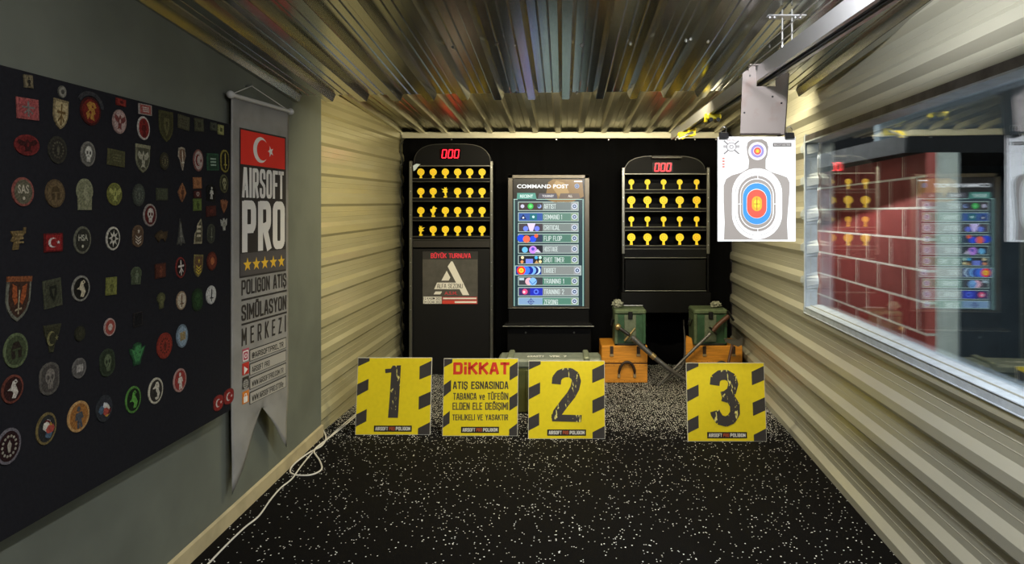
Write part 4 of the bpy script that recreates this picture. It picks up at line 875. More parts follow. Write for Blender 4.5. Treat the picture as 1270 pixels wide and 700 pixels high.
for (px, py, w, h, sh, rim, fill, mo, mc, label) in patches:
    u0, v0 = UB(px-w/2, py); u1, v1 = UB(px+w/2, py); uc, vc = UB(px, py)
    ru = (u1-u0)/2; rv = h/2*(uc*0+1)*abs(UB(px, py-10)[1]-UB(px, py+10)[1])/20
    uc = (u0+u1)/2; tilt = .08*math.sin(px*1.7+py)
    def Q(x, y, s_=1): X, Y_ = x*ru*s_, y*rv*s_; return (uc+X*math.cos(tilt)-Y_*math.sin(tilt), vc+X*math.sin(tilt)+Y_*math.cos(tilt))
    root = thing('patch', label, 'patch', FB.p(uc, vc-rv), 'embroidered patches on the black board')
    m = MB(); O = outline(sh); mx = max(abs(b) for a, b in O); O = [(a, b/mx) for a, b in O]
    m.prism(FB, [Q(a, b) for a, b in O], .0008, .0040, thread(rim)); m.build('backing', root)
    m = MB(); m.flat(FB, [Q(a, b, .84) for a, b in O], .0044, thread(fill)); m.build('field', root)
    if mo:
        m = MB(); motif(m, mo, lambda x, y: Q(x, y, .90 if mo not in ('wreath',) else .80), .0050, mc, fill); m.build('emblem', root)
    if label.startswith('dark red oval patch with golden'):
        m = MB(); P_ = ell(0, .25, 1.35, 1.15, 16, .05, math.pi-.45); Pi = ell(0, .25, 1.05, .85, 16, .05, math.pi-.45)[::-1]
        m.prism(FB, [Q(*p) for p in P_+Pi], .0008, .0036, thread('#3a3a3c')); m.build('arc_tab', root)
    if 'wings and a dagger' in label or 'title tab' in label:
        m = MB(); m.prism(FB, [Q(*p) for p in ((-1.02,1.0),(1.02,1.0),(1.02,.76),(-1.02,.76))], .0008, .0052, thread('#8a4a24' if 'wings' in label else '#8a8868')); m.build('title_tab', root)

# ------------------------------------------------------------------ hanging banner
nb = 3.07; bx = -.51375*nb; bs = .115
FN = Frame((bx - bs*nb, 0, 0), (bs, 1, 0), (0, 0, 1))
BNR = mat('banner_cloth', '#8d8b86', .7, 0, 0, .22, 7, .12)
UN = lambda x, y: FN.uv(x, y)
banner = thing('hanging_banner', 'long grey swallow-tailed banner with red flag and white lettering hanging on left wall', 'banner', FN.p(UN(322, 300)[0], UN(322, 505)[1]))
uL, vT = UN(287, 119); uR = UN(358, 138)[0]; vB1 = UN(290, 612)[1]; vN = UN(326, 505)[1]; uM = UN(326, 505)[0]; vB2 = UN(358, 555)[1]
m = MB(); cols = 24
def wav(u, v): 
    t = (vT-v)/(vT-vB1); return .006*math.sin((u-uL)*22)*(.3+t) + .012*max(0, t-.55)*math.sin((u-uL)*9+1)
def bot(u): return vB1+(vN-vB1)*(u-uL)/(uM-uL) if u < uM else vN+(vB2-vN)*(u-uM)/(uR-uM)
us = sorted({uL+(uR-uL)*i/cols for i in range(cols+1)} | {uM})
rws = 26
for i in range(len(us)-1):
    for j in range(rws):
        a, b = us[i], us[i+1]
        def V(u, j):
            lim = vN
            kk = 20
            v = vT+(lim-vT)*j/kk if j <= kk else lim+(bot(u)-lim)*(j-kk)/(rws-kk)
            fl = (.0 if j <= kk else wav(u, v)); return FN.p(u, v, -.002+fl*(0 if j<=kk else min(1,(j-kk)/3)))
        if j >= 20 and abs(bot(a)-vN)+abs(bot(b)-vN) < 1e-6: continue
        m.face([V(a,j), V(a,j+1), V(b,j+1), V(b,j)][::-1], BNR, True)
cloth = m.build('cloth', banner, weld=True); md = cloth.modifiers.new('cloth', 'SOLIDIFY'); md.thickness = .0015; md.offset = -1
m = MB(); A_ = FN.p(uL-.012, vT+.004, .004); B_ = FN.p(uR+.012, vT+.006, .004)
m.tube([A_, B_], .011, mat('white_pole', '#b9b7b2', .5), 10); m.build('pole', banner)
for q in (A_, B_):
    s = MB(); s.ball(q, .019, mat('white_pole', '#b9b7b2'), 12, 8); s.build('end_cap', banner)
m = MB(); ap = FN.p(*UN(319, 106.5), -.03); m.tube([A_, ap, B_], .0022, mat('white_cord', '#d6d4cc', .8), 6); m.build('cord', banner)
m = MB(); m.tube([ap+Vector((-.03,0,0)), ap+Vector((.006,0,.002))], .004, STEEL, 8); m.build('hook', banner)
DK = mat('banner_ink_dark', '#27221f', .7); WH = mat('banner_ink_white', '#d9d6d0', .7); GY = mat('banner_ink_grey', '#4a4645', .7)
def NR(m, x0, y0, x1, y1, n, mt, uvx=None):     # left px, top y at left px, right px, bottom y at left px
    u0, v1 = UN(x0, y0); v0 = UN(x0, y1)[1]; u1 = UN(x1, y0)[0]; m.rect(FN, u0, v0, u1, v1, n, mt); return u0, v0, u1, v1
def NT(m, t, x0, y0, x1, y1, n, mt, bold=.02):
    u0, v1 = UN(x0, y0); v0 = UN(x0, y1)[1]; u1 = UN(x1, y0)[0]; block(m, FN, t, u0, v0, u1, v1, n, mt, bold)
m = MB()
NR(m, 296.8, 158, 354.5, 345.5, .0010, DK); f = NR(m, 298.2, 160.5, 353, 203.5, .0016, mat('flag_red', '#d8281c', .65))
fu, fv = (f[0]+f[2])/2-.03, (f[1]+f[3])/2; 
m.flat(FN, ell(fu, fv, .066, .066, 28), .0022, WH); m.flat(FN, ell(fu+.017, fv, .053, .053, 28), .0028, mat('flag_red', '#d8281c')); m.flat(FN, star(fu+.088, fv, .030, 5, .4, math.pi), .0028, WH)
NR(m, 297.5, 315, 354, 343, .0016, GY)
m.build('flag_panel', banner)
m = MB(); NT(m, 'AIRSOFT', 299.8, 207, 351.6, 245, .0016, WH, .62); NT(m, 'PRO', 299.8, 248.5, 352.8, 313.5, .0018, WH, .60); m.build('white_lettering', banner)
m = MB()
for sx in (306.5, 317.5, 328, 338.5, 348.5):
    u_, v_ = UN(sx, 328.5 - (sx-306)*.10); m.flat(FN, star(u_, v_, .036), .0022, mat('star_yellow', '#e0b32c', .6))
m.build('stars', banner)
m = MB()
NT(m, 'POLİGON ATIŞ', 299.2, 348, 355, 367, .0010, DK, .46); NR(m, 299.2, 371.5, 355.5, 374, .0010, DK)
NT(m, 'SİMÜLASYON', 299.2, 379, 355, 399, .0010, DK, .46); NR(m, 299.2, 402, 355.5, 404.5, .0010, DK)
NT(m, 'M E R K E Z İ', 299.5, 408, 354.5, 430, .0010, DK, .46); m.build('dark_lettering', banner)
m = MB()
for t, y0, y1, cc in (('@airsoftpro_tr', 434, 449, '#a8475c'), ('Airsoft Pro', 451.5, 466.5, '#b52822'), ('www.airsoftpro.com.tr', 469, 484, '#2e2b2b'), ('www.airsoftpro.store', 487, 502.5, '#c8742a')):
    NR(m, 300.3, y0, 308.6, y1, .0010, flat(cc)); NR(m, 309.2, y0, 354.8, y1, .0010, DK); NR(m, 310, y0+1, 354.2, y1-1, .0016, mat('strip_beige', '#a09c92', .7))
    NT(m, t, 312, y0+4, 351 if len(t) > 12 else 334, y1-4, .0022, DK, .34)
    u_, v_ = UN(304.4, (y0+y1)/2)
    if 'Pro' in t: m.flat(FN, [(u_-.013, v_-.02), (u_+.018, v_), (u_-.013, v_+.02)], .0016, WH)
    elif '@' in t: m.flat(FN, rrect(u_-.024, v_-.026, u_+.024, v_+.026, .008), .0014, WH); m.flat(FN, rrect(u_-.018, v_-.020, u_+.018, v_+.020, .006), .0018, flat('#a8475c')); m.flat(FN, ell(u_, v_, .012, .012, 14), .0022, WH); m.flat(FN, ell(u_, v_, .007, .007, 12), .0026, flat('#a8475c'))
    elif 'com' in t:
        m.flat(FN, ell(u_, v_, .023, .023, 18), .0016, flat('#8d8a84'))
        for d in (-.01, 0, .01): m.rect(FN, u_-.022, v_+d-.001, u_+.022, v_+d+.001, .0020, DK)
        m.rect(FN, u_-.001, v_-.022, u_+.001, v_+.022, .0022, DK)
    else: m.flat(FN, rrect(u_-.016, v_-.018, u_+.016, v_+.012, .004), .0016, WH); m.stroke(FN, [(u_-.008, v_+.012), (u_-.006, v_+.024), (u_+.006, v_+.024), (u_+.008, v_+.012)], .004, .0016, WH)
m.build('contact_strips', banner)

# ------------------------------------------------------------------ cable on the floor
def FL(x, y, z=.006): Y = H*F/(y-CY); return Vector(((x-CX)/F*Y, Y, z))
def smooth(P, n=6):
    P = [Vector(p) for p in P]; out = []
    for i in range(len(P)-1):
        a, b, c_, d = P[max(i-1,0)], P[i], P[i+1], P[min(i+2,len(P)-1)]
        for k in range(n):
            t = k/n; out.append(.5*((2*b)+(c_-a)*t+(2*a-5*b+4*c_-d)*t*t+(3*b-a-3*c_+d)*t**3))
    return out+[P[-1]]
cr8 = lambda x, y: (200+x/3.181, 480+y/3.181)
main = [FL(*cr8(*p)) for p in ((120,775),(190,700),(265,622),(330,560),(385,515),(430,452),(470,405),(515,368),(550,320),(598,262),(650,215),(700,168),(745,130),(790,95),(840,60))]
loop = [FL(*cr8(*p), z=zz) for p, zz in (((632,172),.02),((650,205),.008),((632,238),.007),((585,268),.014),((530,305),.008),((508,336),.006),((530,352),.006),((590,352),.006),((632,330),.006),((624,295),.007),((604,268),.013),((612,250),.016),((665,205),.010),((720,160),.007),((770,118),.007),((830,75),.007))]
CB = mat('white_cable', '#d5d0c4', .5)
m = MB(); m.tube(smooth(main), .0042, CB, 8); tag(m.build('cable', None, main[1]), 'thin white cable running along the left edge of the black floor', 'cable')
m = MB(); m.tube(smooth(loop), .0048, CB, 8); tag(m.build('looped_cable', None, loop[6]), 'white cable with a loop lying by the end of the grey wall', 'cable')

# ------------------------------------------------------------------ target rail
XR, ZR = .935, 2.114      # rail centre line and underside
rail = thing('target_rail', 'long steel target conveyor rail hung under the ceiling on the right', 'rail', (XR, 2.5, ZR))
RS = mat('rail_zinc', '#c9c9cc', .36, .8); m = MB()
def rr(z, w): pass
prof = [(-.037,.0),(-.037,.068),(.037,.068),(.037,.0),(.020,.0),(.020,.006),(.031,.006),(.031,.062),(-.031,.062),(-.031,.006),(-.020,.006),(-.020,.0)]
Y0r, Y1r = .2, 5.35
m.idx([(XR+a, Y0r, ZR+b) for a, b in prof]+[(XR+a, Y1r, ZR+b) for a, b in prof], [(i, i+12, (i+1)%12+12, (i+1)%12) for i in range(12)], RS)
m.build('channel', rail)
m = MB()
for dx in (-.018, .018): m.tube([(XR+dx, Y0r, ZR+.012), (XR+dx, Y1r, ZR+.012)], .006, DARKMETAL, 6)
m.build('drive_belt', rail)
for dx, dz in ((-.125, .02), (-.145, .04), (.055, .03)):
    m = MB(); m.tube([(XR+dx, Y0r, ZR+dz+.02), (XR+dx, 3.0, ZR+dz), (XR+dx*.8, 4.7, ZR+dz-.01)], .0022, DARKMETAL if dx > 0 else STEEL, 6); m.build('pull_wire', rail)
Yh = 2.66; zt2 = zc(.94, Yh)
for dx in (-.030, .010):
    m = MB(); m.tube([(XR+dx, Yh, ZR+.066), (XR+dx, Yh, zt2+.03)], .0045, mat('dull_rod', '#8d8d8a', .5, .6), 8)
    for z in (zt2-.004, ZR+.070): m.tube([(XR+dx, Yh, z), (XR+dx, Yh, z+.008)], .010, STEEL, 6)
    m.build('threaded_rod', rail)
m = MB(); m.bbox((XR-.10, Yh-.03, zt2-.004), (XR+.06, Yh+.03, zt2+.002), RS, .002)
for dx in (-.085, -.065, .02, .04):
    m.ball((XR+dx, Yh-.01, zt2-.006), .009, STEEL, 8, 6)
m.build('ceiling_plate', rail)
YG = mat('yellow_plastic', '#e8d400', .4)
def carriage(Yc, label, s_=1.0):
    r = thing('rail_carriage', label, 'carriage', (XR-.02, Yc, ZR-.02), 'yellow parts on the rail')
    m = MB(); m.bbox((XR-.06*s_, Yc-.03, ZR-.034), (XR+.045*s_, Yc+.03, ZR-.004), YG, .005); m.build('block', r)
    for dx in (-.035, .02):
        m = MB(); m.tube([(XR+dx*s_, Yc-.035, ZR-.038), (XR+dx*s_, Yc+.03, ZR-.038)], .016*s_, DARKMETAL, 14); m.build('wheel', r)
    m = MB(); m.bbox((XR-.075*s_, Yc-.012, ZR-.05), (XR-.055*s_, Yc+.012, ZR+.002), YG, .003); m.build('hook', r)
carriage(3.98, 'yellow wheeled carriage on the rail just behind the steel plate', .8)
r = thing('end_pulley', 'bright yellow end pulley bracket at the far end of the ceiling rail', 'pulley', (XR, 4.75, ZR-.03), 'yellow parts on the rail')
m = MB(); m.bbox((XR-.09, 4.70, ZR-.05), (XR+.02, 4.76, ZR-.02), YG, .005); m.bbox((XR-.02, 4.70, ZR-.045), (XR+.035, 4.74, ZR-.0005), YG, .005); m.build('bracket', r)
m = MB(); m.tube([(XR-.07, 4.66, ZR-.055), (XR-.07, 4.69, ZR-.055)], .02, YG, 14); m.build('wheel', r)
for k in range(3):
    m = MB(); m.tube([(XR-.10, 4.66+.03*k, ZR-.075+.01*k), (XR+.01, 4.66+.03*k, ZR-.03+.012*k)], .005, STEEL, 6); m.build('bolt', r)

# ------------------------------------------------------------------ steel plate and paper target
YP = 2.99; FPl = front(YP); A2 = lambda x, y: FPl.uv(x, y)
PLT = mat('scuffed_steel_plate', '#8d8480', .5, .4, 0, 0, 9, .06, .5, '#82685f', .52, .8)
PLH = 1
pl = thing('steel_plate', 'scuffed bare steel hanger plate hooked over the ceiling rail above the paper target', 'plate', FPl.p(*A2(948, 167)))
m = MB(); q = [A2(*p) for p in ((918,167),(921,90),(926,87.5),(938,87.5),(938.5,107),(962,107),(962,90.5),(979,90.5),(974,167))]
m.prism(FPl, q, -.003, 0, PLT); m.build('sheet', pl)
m = MB(); m.box((.862, 2.988, 2.150), (.893, 2.993, 2.190), PLT); m.box((.862, 2.975, 2.1845), (.975, 3.005, 2.190), PLT); m.build('hook', pl)
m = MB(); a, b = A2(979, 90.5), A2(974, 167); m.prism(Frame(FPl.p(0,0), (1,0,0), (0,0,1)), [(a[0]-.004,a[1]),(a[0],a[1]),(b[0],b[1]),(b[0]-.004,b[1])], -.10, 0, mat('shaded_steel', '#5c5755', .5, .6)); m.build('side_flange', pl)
m = MB(); a, b = A2(917, 168), A2(968, 165.6); m.bbox((a[0], YP-.012, a[1]), (b[0], YP-.0005, b[1]), mat('dark_bar', '#3a302c', .5)); m.build('bottom_bar', pl)
for (x, y) in ((930,94),(969,128),(958,120),(923,140)):
    m = MB(); u, v = A2(x, y); m.tube([(u, YP-.001, v), (u, YP-.004, v)], .0045, DARKMETAL, 8); m.build('rivet', pl)
YT2 = YP-.0135; FPp = front(YT2); P = lambda x, y: FPp.uv(885+x/4.83, 160+y/4.83)
PAP = mat('white_paper', '#efeef0', .75)
a, b = P(24, 46), P(491, 674); w_, h_ = b[0]-a[0], a[1]-b[1]
m = MB(); nx = 10
def curl(u, v): return .0
m.prism(FPp, [(a[0],b[1]),(b[0],b[1]),(b[0],a[1]),(a[0],a[1])], -.0015, 0, PAP)
pap = m.build('paper_target', None, FPp.p((a[0]+b[0])/2, b[1])); tag(pap, 'white paper shooting target with grey silhouette and blue red yellow rings', 'paper target')
m = MB(); TA = flat('#8d8580'); WP = mat('paper_ink_white', '#f0eff1', .75)
sil = [(198,110),(205,80),(230,64),(290,62),(318,78),(328,108),(322,160),(312,185),(312,238),(345,258),(400,275),(440,290),(455,320),(455,380),(447,470),(440,560),(445,664),(62,664),(66,560),(60,440),(60,340),(75,300),(110,278),(165,262),(208,236),(212,190),(202,150)]
m.flat(FPp, [P(*p) for p in sil], .0006, TA)
def st(x0, y0, x1, y1, n, mt): m.flat(FPp, [P(*p) for p in stadium((x0+x1)/2, (y0+y1)/2, x1-x0, y1-y0, 16)], n*.0005, mt)
st(110, 236, 410, 662, 2, WP); st(128, 262, 392, 640, 3, TA); st(131, 265, 389, 637, 4, WP); st(145, 280, 371, 616, 5, TA)
st(157, 297, 359, 600, 6, WP); st(162, 302, 354, 595, 7, TA); st(172, 322, 344, 574, 8, WP); st(174, 325, 342, 572, 9, flat('#2f82c8')); st(196, 360, 317, 536, 10, WP); st(198, 363, 315, 534, 11, flat('#e04a38')); st(227, 404, 287, 493, 12, flat('#ef9e22')); st(240, 424, 274, 474, 13, flat('#f4c62a')); st(242, 427, 272, 471, 14, flat('#ecd424'))
for p_ in (((254,410),(260,410),(260,488),(254,488)), ((240,447),(274,447),(274,452),(240,452))): m.flat(FPp, [P(*p) for p in p_], .0076, flat('#a8741c'))
for p_ in (((260,282),(264,282),(264,300),(260,300)), ((260,598),(264,598),(264,616),(260,616)), ((146,448),(164,448),(164,453),(146,453)), ((352,448),(370,448),(370,453),(352,453))): m.flat(FPp, [P(*p) for p in p_], .0076, WP)
for (r, cc, n) in ((54,'w',2),(40,'#8e84c4',3),(25,'w',4),(22,'#d8484a',5),(12,'#f0b42a',6),(5,'#f4d83a',7)):
    m.flat(FPp, [P(*p) for p in ell(262, 133, r, r*1.0, 24)], n*.0005+.0002, WP if cc == 'w' else flat(cc))
m.rect(FPp, *P(355, 106), *P(466, 84), .0006, flat('#5c5654')); m.rect(FPp, *P(362, 101), *P(459, 89), .0012, flat('#a9a5a2')); m.text(FPp, 'TARGET No 1', *P(370, 100), *P(450, 90), .0016, flat('#4a4644'), .02)
for (x0, y0, x1, y1) in ((62,72,152,150),(150,72,62,150)): m.stroke(FPp, [P(x0, y0), P(x1, y1)], .006, .0008, flat('#6d6a6c'))
m.flat(FPp, [P(*p) for p in ell(106, 108, 30, 28, 20)], .0016, flat('#7b787a')); m.flat(FPp, [P(*p) for p in ell(106, 108, 25, 23, 20)], .0020, WP); m.flat(FPp, [P(*p) for p in ell(106, 108, 14, 13, 16)], .0024, flat('#9a9798')); m.flat(FPp, [P(*p) for p in ell(106, 108, 7, 7, 12)], .0028, WP)
for x0 in (58, 134): m.rect(FPp, *P(x0, 114), *P(x0+22, 98), .0010, flat('#a3a0a0'))
m.text(FPp, 'SHOOTING', *P(80, 72), *P(132, 64), .0008, flat('#7a4a44'), .01)
for yy in (176, 193, 210, 226): m.rect(FPp, *P(52, yy+6), *P(66, yy-4), .0008, flat('#c9786c')); m.rect(FPp, *P(74, yy+2), *P(160 if yy > 180 else 130, yy-1), .0008, flat('#d2b4b2'))
m.build('print', pap)
def clip(px, label):
    u, v = A2(px, 169); r = thing('binder_clip', label, 'clip', (u, YP-.026, v-.01), 'black binder clips holding the paper target')
    m = MB(); B_ = mat('black_clip', '#1c1b1d', .35); m.idx([(u-.021,YP-.0345,v-.012),(u+.021,YP-.0345,v-.012),(u+.021,YP-.022,v+.014),(u-.021,YP-.022,v+.014),(u-.021,YP-.0215,v-.012),(u+.021,YP-.0215,v-.012),(u+.021,YP-.0145,v+.014),(u-.021,YP-.0145,v+.014)][0:8],
        [(0,1,2,3),(5,4,7,6),(1,5,6,2),(4,0,3,7),(3,2,6,7)], B_); m.build('jaw', r)
    for s_ in (-1, 1):
        m = MB(); yy = YP-.022+s_*.004
        m.tube([(u-.010, yy, v+.012), (u-.013, yy-.006*s_, v+.030), (u-.006, yy-.010*s_, v+.040), (u+.006, yy-.010*s_, v+.040), (u+.013, yy-.006*s_, v+.030), (u+.010, yy, v+.012)], .0014, STEEL, 6); m.build('wire_handle', r)
clip(896, 'black binder clip at the top left corner of the paper target'); clip(977, 'black binder clip at the top right corner of the paper target')

# ------------------------------------------------------------------ crates, chests and swords by the rear wall
WOOD = mat('orange_varnished_wood', '#d08a2c', .45, 0, 0, .3, 7, .1, .5, None, .35, .7, 'Object', (1, 1, 9))
WOODD = mat('dark_wood_gap', '#2a160b', .8); LEA = mat('dark_leather', '#2f2016', .6); GRN = mat('green_chest_paint', '#2f4f35', .45, 0, 0, .3, 16, .1); GRL = mat('green_chest_edge', '#5c6a4e', .5, .2, 0, .3, 30); 
def crate(x0, x1, yf, label, strapx, top=.330, d=.36):
    r = thing('wooden_crate', label, 'crate', ((x0+x1)/2, yf+d/2, 0), 'orange wooden crates near the rear wall'); t = .014
    m = MB()
    m.bbox((x0, yf, .004), (x1, yf+t, .168), WOOD, .003); m.bbox((x0, yf+d-t, .004), (x1, yf+d, .168), WOOD, .003); m.bbox((x0, yf+t, .004), (x0+t, yf+d-t, .168), WOOD, .003); m.bbox((x1-t, yf+t, .004), (x1, yf+d-t, .168), WOOD, .003); m.box((x0+t, yf+t, .004), (x1-t, yf+d-t, .018), WOOD); m.build('box', r)
    m = MB(); m.box((x0+.006, yf+.005, .166), (x1-.006, yf+d-.005, .178), WOODD); m.build('seam', r)
    m = MB(); m.bbox((x0, yf, .176), (x1, yf+d, top), WOOD, .006); 
    m.build('lid', r)
    for k in range(2):
        xx = x0+.075+(x1-x0-.17)*k
        m = MB(); m.bbox((xx, yf-.006, top-.075), (xx+.03, yf, top-.002), LEA, .002); m.bbox((xx-.002, yf-.010, top-.092), (xx+.032, yf-.001, top-.072), mat('worn_buckle', '#a08a66', .5, .4), .002); m.build('strap', r)
    cx = (x0+x1)/2+.02; pts = [(cx+.07*math.cos(a), yf-.012-.02*math.sin(a), .085+.11*math.sin(a)) for a in [math.pi*i/14 for i in range(15)]]
    m = MB(); m.tube(pts, [.007]+[.012]*13+[.007], LEA, 8); hd_ = m.build('handle', r)
    for s_ in (-1, 1):
        m = MB(); m.bbox((cx+.07*s_-.012, yf-.012, .05), (cx+.07*s_+.012, yf, .09), mat('worn_buckle', '#a08a66'), .003); m.build('handle_plate', r)
    for zz in (.012, .155, .19, top-.012):
        pass
    m = MB()
    for k in range(9):
        for zz in (.02, .155, .19): m.tube([(x0+.02+(x1-x0-.04)*k/8, yf-.001, zz), (x0+.02+(x1-x0-.04)*k/8, yf+.001, zz)], .003, WOODD, 6)
    m.build('nails', r)
    return r
def chest(x0, x1, yf, label, z0=.331, z1=.652, d=.25):
    r = thing('green_ammunition_chest', label, 'chest', ((x0+x1)/2, yf+d/2, z0), 'green chests standing on the crates')
    m = MB(); m.bbox((x0+.012, yf+.01, z0+.012), (x1-.012, yf+d-.01, z1-.045), GRN, .006); m.build('body', r)
    m = MB()
    for xx in (x0, x1-.028): m.bbox((xx, yf, z0), (xx+.028, yf+d, z1-.045), GRL if xx == x0 else GRN, .004)
    m.bbox((x0, yf, z0), (x1, yf+.02, z0+.02), mat('dark_chest_foot', '#1d2018', .6), .004); m.build('corner_posts', r)
    xm = (x0+x1)/2; m = MB(); m.bbox((xm-.052, yf+.001, z0+.03), (xm+.052, yf+.012, z1-.05), mat('worn_olive_panel', '#5b6450', .6, 0, 0, .25, 40), .003); m.build('front_panel', r)
    m = MB(); m.bbox((x0-.004, yf-.006, z1-.045), (x1+.004, yf+d+.004, z1), GRL, .012); m.build('lid', r)
    m = MB(); m.bbox((xm-.02, yf-.014, z1-.085), (xm+.02, yf-.004, z1-.02), DARKMETAL, .003); m.build('latch', r)
    for s_, xx in ((-1, x0-.001), (1, x1+.001)):
        m = MB(); m.tube([(xx, yf+.07, z1-.10), (xx+.02*s_, yf+.08, z1-.16), (xx+.02*s_, yf+d-.08, z1-.16), (xx, yf+d-.07, z1-.10)], .006, DARKMETAL, 6); m.build('carry_handle', r)
    return r
YF = 5.70; X5 = lambda px, Y: (px-CX)/F*Y
crate(X5(746, YF), X5(803, YF), YF, 'orange wooden crate with dark leather handle carrying the left green chest', 0)
chest(X5(762.5, YF), X5(801, YF), YF+.005, 'green metal chest on the left crate, behind the gilt-hilted sabre')
crate(X5(861, YF), X5(921, YF), YF, 'orange wooden crate partly hidden behind the number 3 sign', 0)
chest(X5(861, YF), X5(902, YF), YF+.005, 'green metal chest on the right crate, behind the brown-gripped sword')
m = MB(); a, b = X5(853.5, 5.6), X5(861, 5.6)
m.prism(Frame((0, 5.685, 0), (1,0,0), (0,0,1)), [(a, .004), (b, .004), (b+.03, .20), (b-.005, .40), (a+.004, .42), (a-.004, .36)], -.03, .0, WOOD)
# (kept as a slim board leaning at the crate's corner)
tag(m.build('wooden_board', None, (a, 5.6, .004)), 'narrow orange board standing at the left corner of the right crate', 'board')
# scraps on the chests
RAG = mat('pale_camouflage_net', '#8f9080', .9, 0, 0, .7, 60, .4)
m = MB(); m.ball((X5(766, 5.78), 5.80, .69), (.050, .04, .036), RAG, 16, 10, .22); tag(m.build('crumpled_net', None, (X5(766, 5.78), 5.80, .654)), 'crumpled grey white net lump on the left green chest', 'net')
m = MB(); m.ball((X5(888, 5.78), 5.80, .682), (.05, .03, .028), RAG, 16, 10, .25); tag(m.build('crumpled_net', None, (X5(888, 5.78), 5.80, .654)), 'small crumpled grey lump on the right green chest', 'net')
m = MB(); m.tube([(X5(773, 5.85), 5.84, .666), (X5(797, 5.85), 5.84, .666)], .006, mat('thin_grey_rod', '#8c8c92', .35, .7), 8); tag(m.build('metal_rod', None, (X5(785, 5.85), 5.84, .66)), 'thin grey rod lying on the left green chest', 'rod')
# long weapons chest behind the signs
def long_chest():
    x0, x1, yf, d, z1 = X5(616, 4.8), X5(747, 4.8), 4.82, .26, .408
    OL = mat('olive_chest_paint', '#4d4f22', .55, 0, 0, .3, 14, .1); LD = mat('grey_green_lid', '#6f7566', .5, 0, 0, .3, 20)
    r = thing('weapons_chest', 'long olive chest with grey-green lid lying behind the signs, white stencil on top', 'chest', ((x0+x1)/2, yf+d/2, 0))
    m = MB(); m.bbox((x0+.01, yf+.01, .004), (x1-.01, yf+d-.01, z1-.07), OL, .01)
    for k in range(5): m.bbox((x0+.05+k*.165, yf+.002, .02), (x0+.08+k*.165, yf+.012, z1-.08), OL, .003)
    m.build('body', r)
    m = MB(); m.bbox((x0, yf, z1-.07), (x1, yf+d, z1), LD, .018); m.build('lid', r)
    for px in (633, 727):
        xx = X5(px, 4.9); m = MB(); m.bbox((xx-.022, yf-.008, z1-.10), (xx+.022, yf+d+.008, z1+.018), mat('olive_band', '#7a8068', .5, .2, 0, .25, 25), .008); m.build('clamp_band', r)
    m = MB(); ft = Frame((0, yf+.075, z1+.001), (1, 0, 0), (0, 1, 0)); a, b = X5(654, 4.93), X5(674, 4.93)
    m.text(ft, '69AST1', a, 0, b, .06, 0, flat('#d6d6cc'), .03); a, b = X5(681, 4.93), X5(703, 4.93); m.text(ft, 'VPK  7', a, 0, b, .06, 0, flat('#d6d6cc'), .03); m.build('stencil', r)
    m = MB(); m.bbox((x0+.25, yf-.016, z1-.13), (x0+.29, yf+.002, z1-.05), DARKMETAL, .004); m.build('latch', r)
long_chest()
def pt(px, py, Y): return Vector(((px-CX)/F*Y, Y, H-(py-CY)/F*Y))
GOLD = mat('worn_brass', '#b39b6a', .35, .8); SCAB = mat('grey_scabbard', '#6a6866', .4, .6, 0, .3, 30); GRIPB = mat('black_grip', '#15120f', .5); GRIPW = mat('brown_wood_grip', '#4d2b1b', .5)
yA, yB = 5.655, 5.555
def lerp_pts(P, y0, y1): n = len(P)-1; return [pt(x, y, y0+(y1-y0)*i/n) for i, (x, y) in enumerate(P)]
r = thing('sabre', 'curved sabre with pale pommel and black grip leaning on the left green chest', 'sword', pt(766, 405, yA))
S_ = smooth(lerp_pts([(766.5,405.5),(771,409),(780,415.5),(783.5,418),(803,436),(821,451),(838,463.5),(858,476),(868,481)], yA, yB), 4)
m = MB(); m.ball(S_[0], .028, GOLD, 12, 8); m.build('pommel', r)
m = MB(); m.tube(S_[1:12], .016, GRIPB, 10); m.build('grip', r)
g = S_[12]; m = MB(); m.tube([pt(774.5, 423, yA-.025), pt(781, 415.8, yA-.03), pt(787.8, 407, yA-.025)], [.009, .010, .007], GOLD, 8); m.build('cross_guard', r)
m = MB(); m.tube(S_[12:], [.024-.010*i/len(S_[12:]) for i in range(len(S_[12:]))], SCAB, 10)
m.build('scabbard', r)
m = MB(); m.tube(S_[17:19], .026, GOLD, 10); m.build('scabbard_ring', r)
r = thing('sword', 'straight sword with brown wooden grip leaning on the right green chest', 'sword', pt(903, 391, yA))
S_ = smooth(lerp_pts([(905,391),(897,397.5),(889,405),(884,411),(870,424.5),(854,440),(840,454),(828,466),(816,479)], 5.675, 5.608), 4)
m = MB(); m.tube(S_[:13], [.018]*2+[.021]*9+[.017]*2, GRIPW, 10); m.build('grip', r)
m = MB(); m.tube([pt(902, 386, yA), pt(910, 398, yA-.005)], .010, DARKMETAL, 8); m.build('pommel', r)
m = MB(); m.tube([pt(880, 406, yA), pt(889, 415, yA)], .010, DARKMETAL, 8); m.build('cross_guard', r)
m = MB(); m.tube(S_[13:], [.016-.006*i/len(S_[13:]) for i in range(len(S_[13:]))], SCAB, 8); m.build('scabbard', r)
r = thing('sabre', 'plain curved grey sabre scabbard crossing the brown-gripped sword', 'sword', pt(846, 408, 5.9))
S_ = smooth(lerp_pts([(848,404),(849.5,425),(849,446),(845,456),(836,464),(822,475.5)], 5.70, 5.695), 4)
m = MB(); m.tube(S_, [.004+.008*min(1, i/8) for i in range(len(S_))], SCAB, 8); m.build('scabbard', r)
m = MB(); m.tube([S_[0]+Vector((0,0,.05)), S_[0]], .007, GRIPB, 8); m.build('grip', r)
r = thing('hatchet', 'small dark-headed hatchet with wooden handle by the right wall', 'hatchet', pt(904, 440, 5.55))
m = MB(); m.tube([pt(903, 452, 5.50), pt(909, 424, 5.56)], .013, GRIPW, 8); m.build('handle', r)
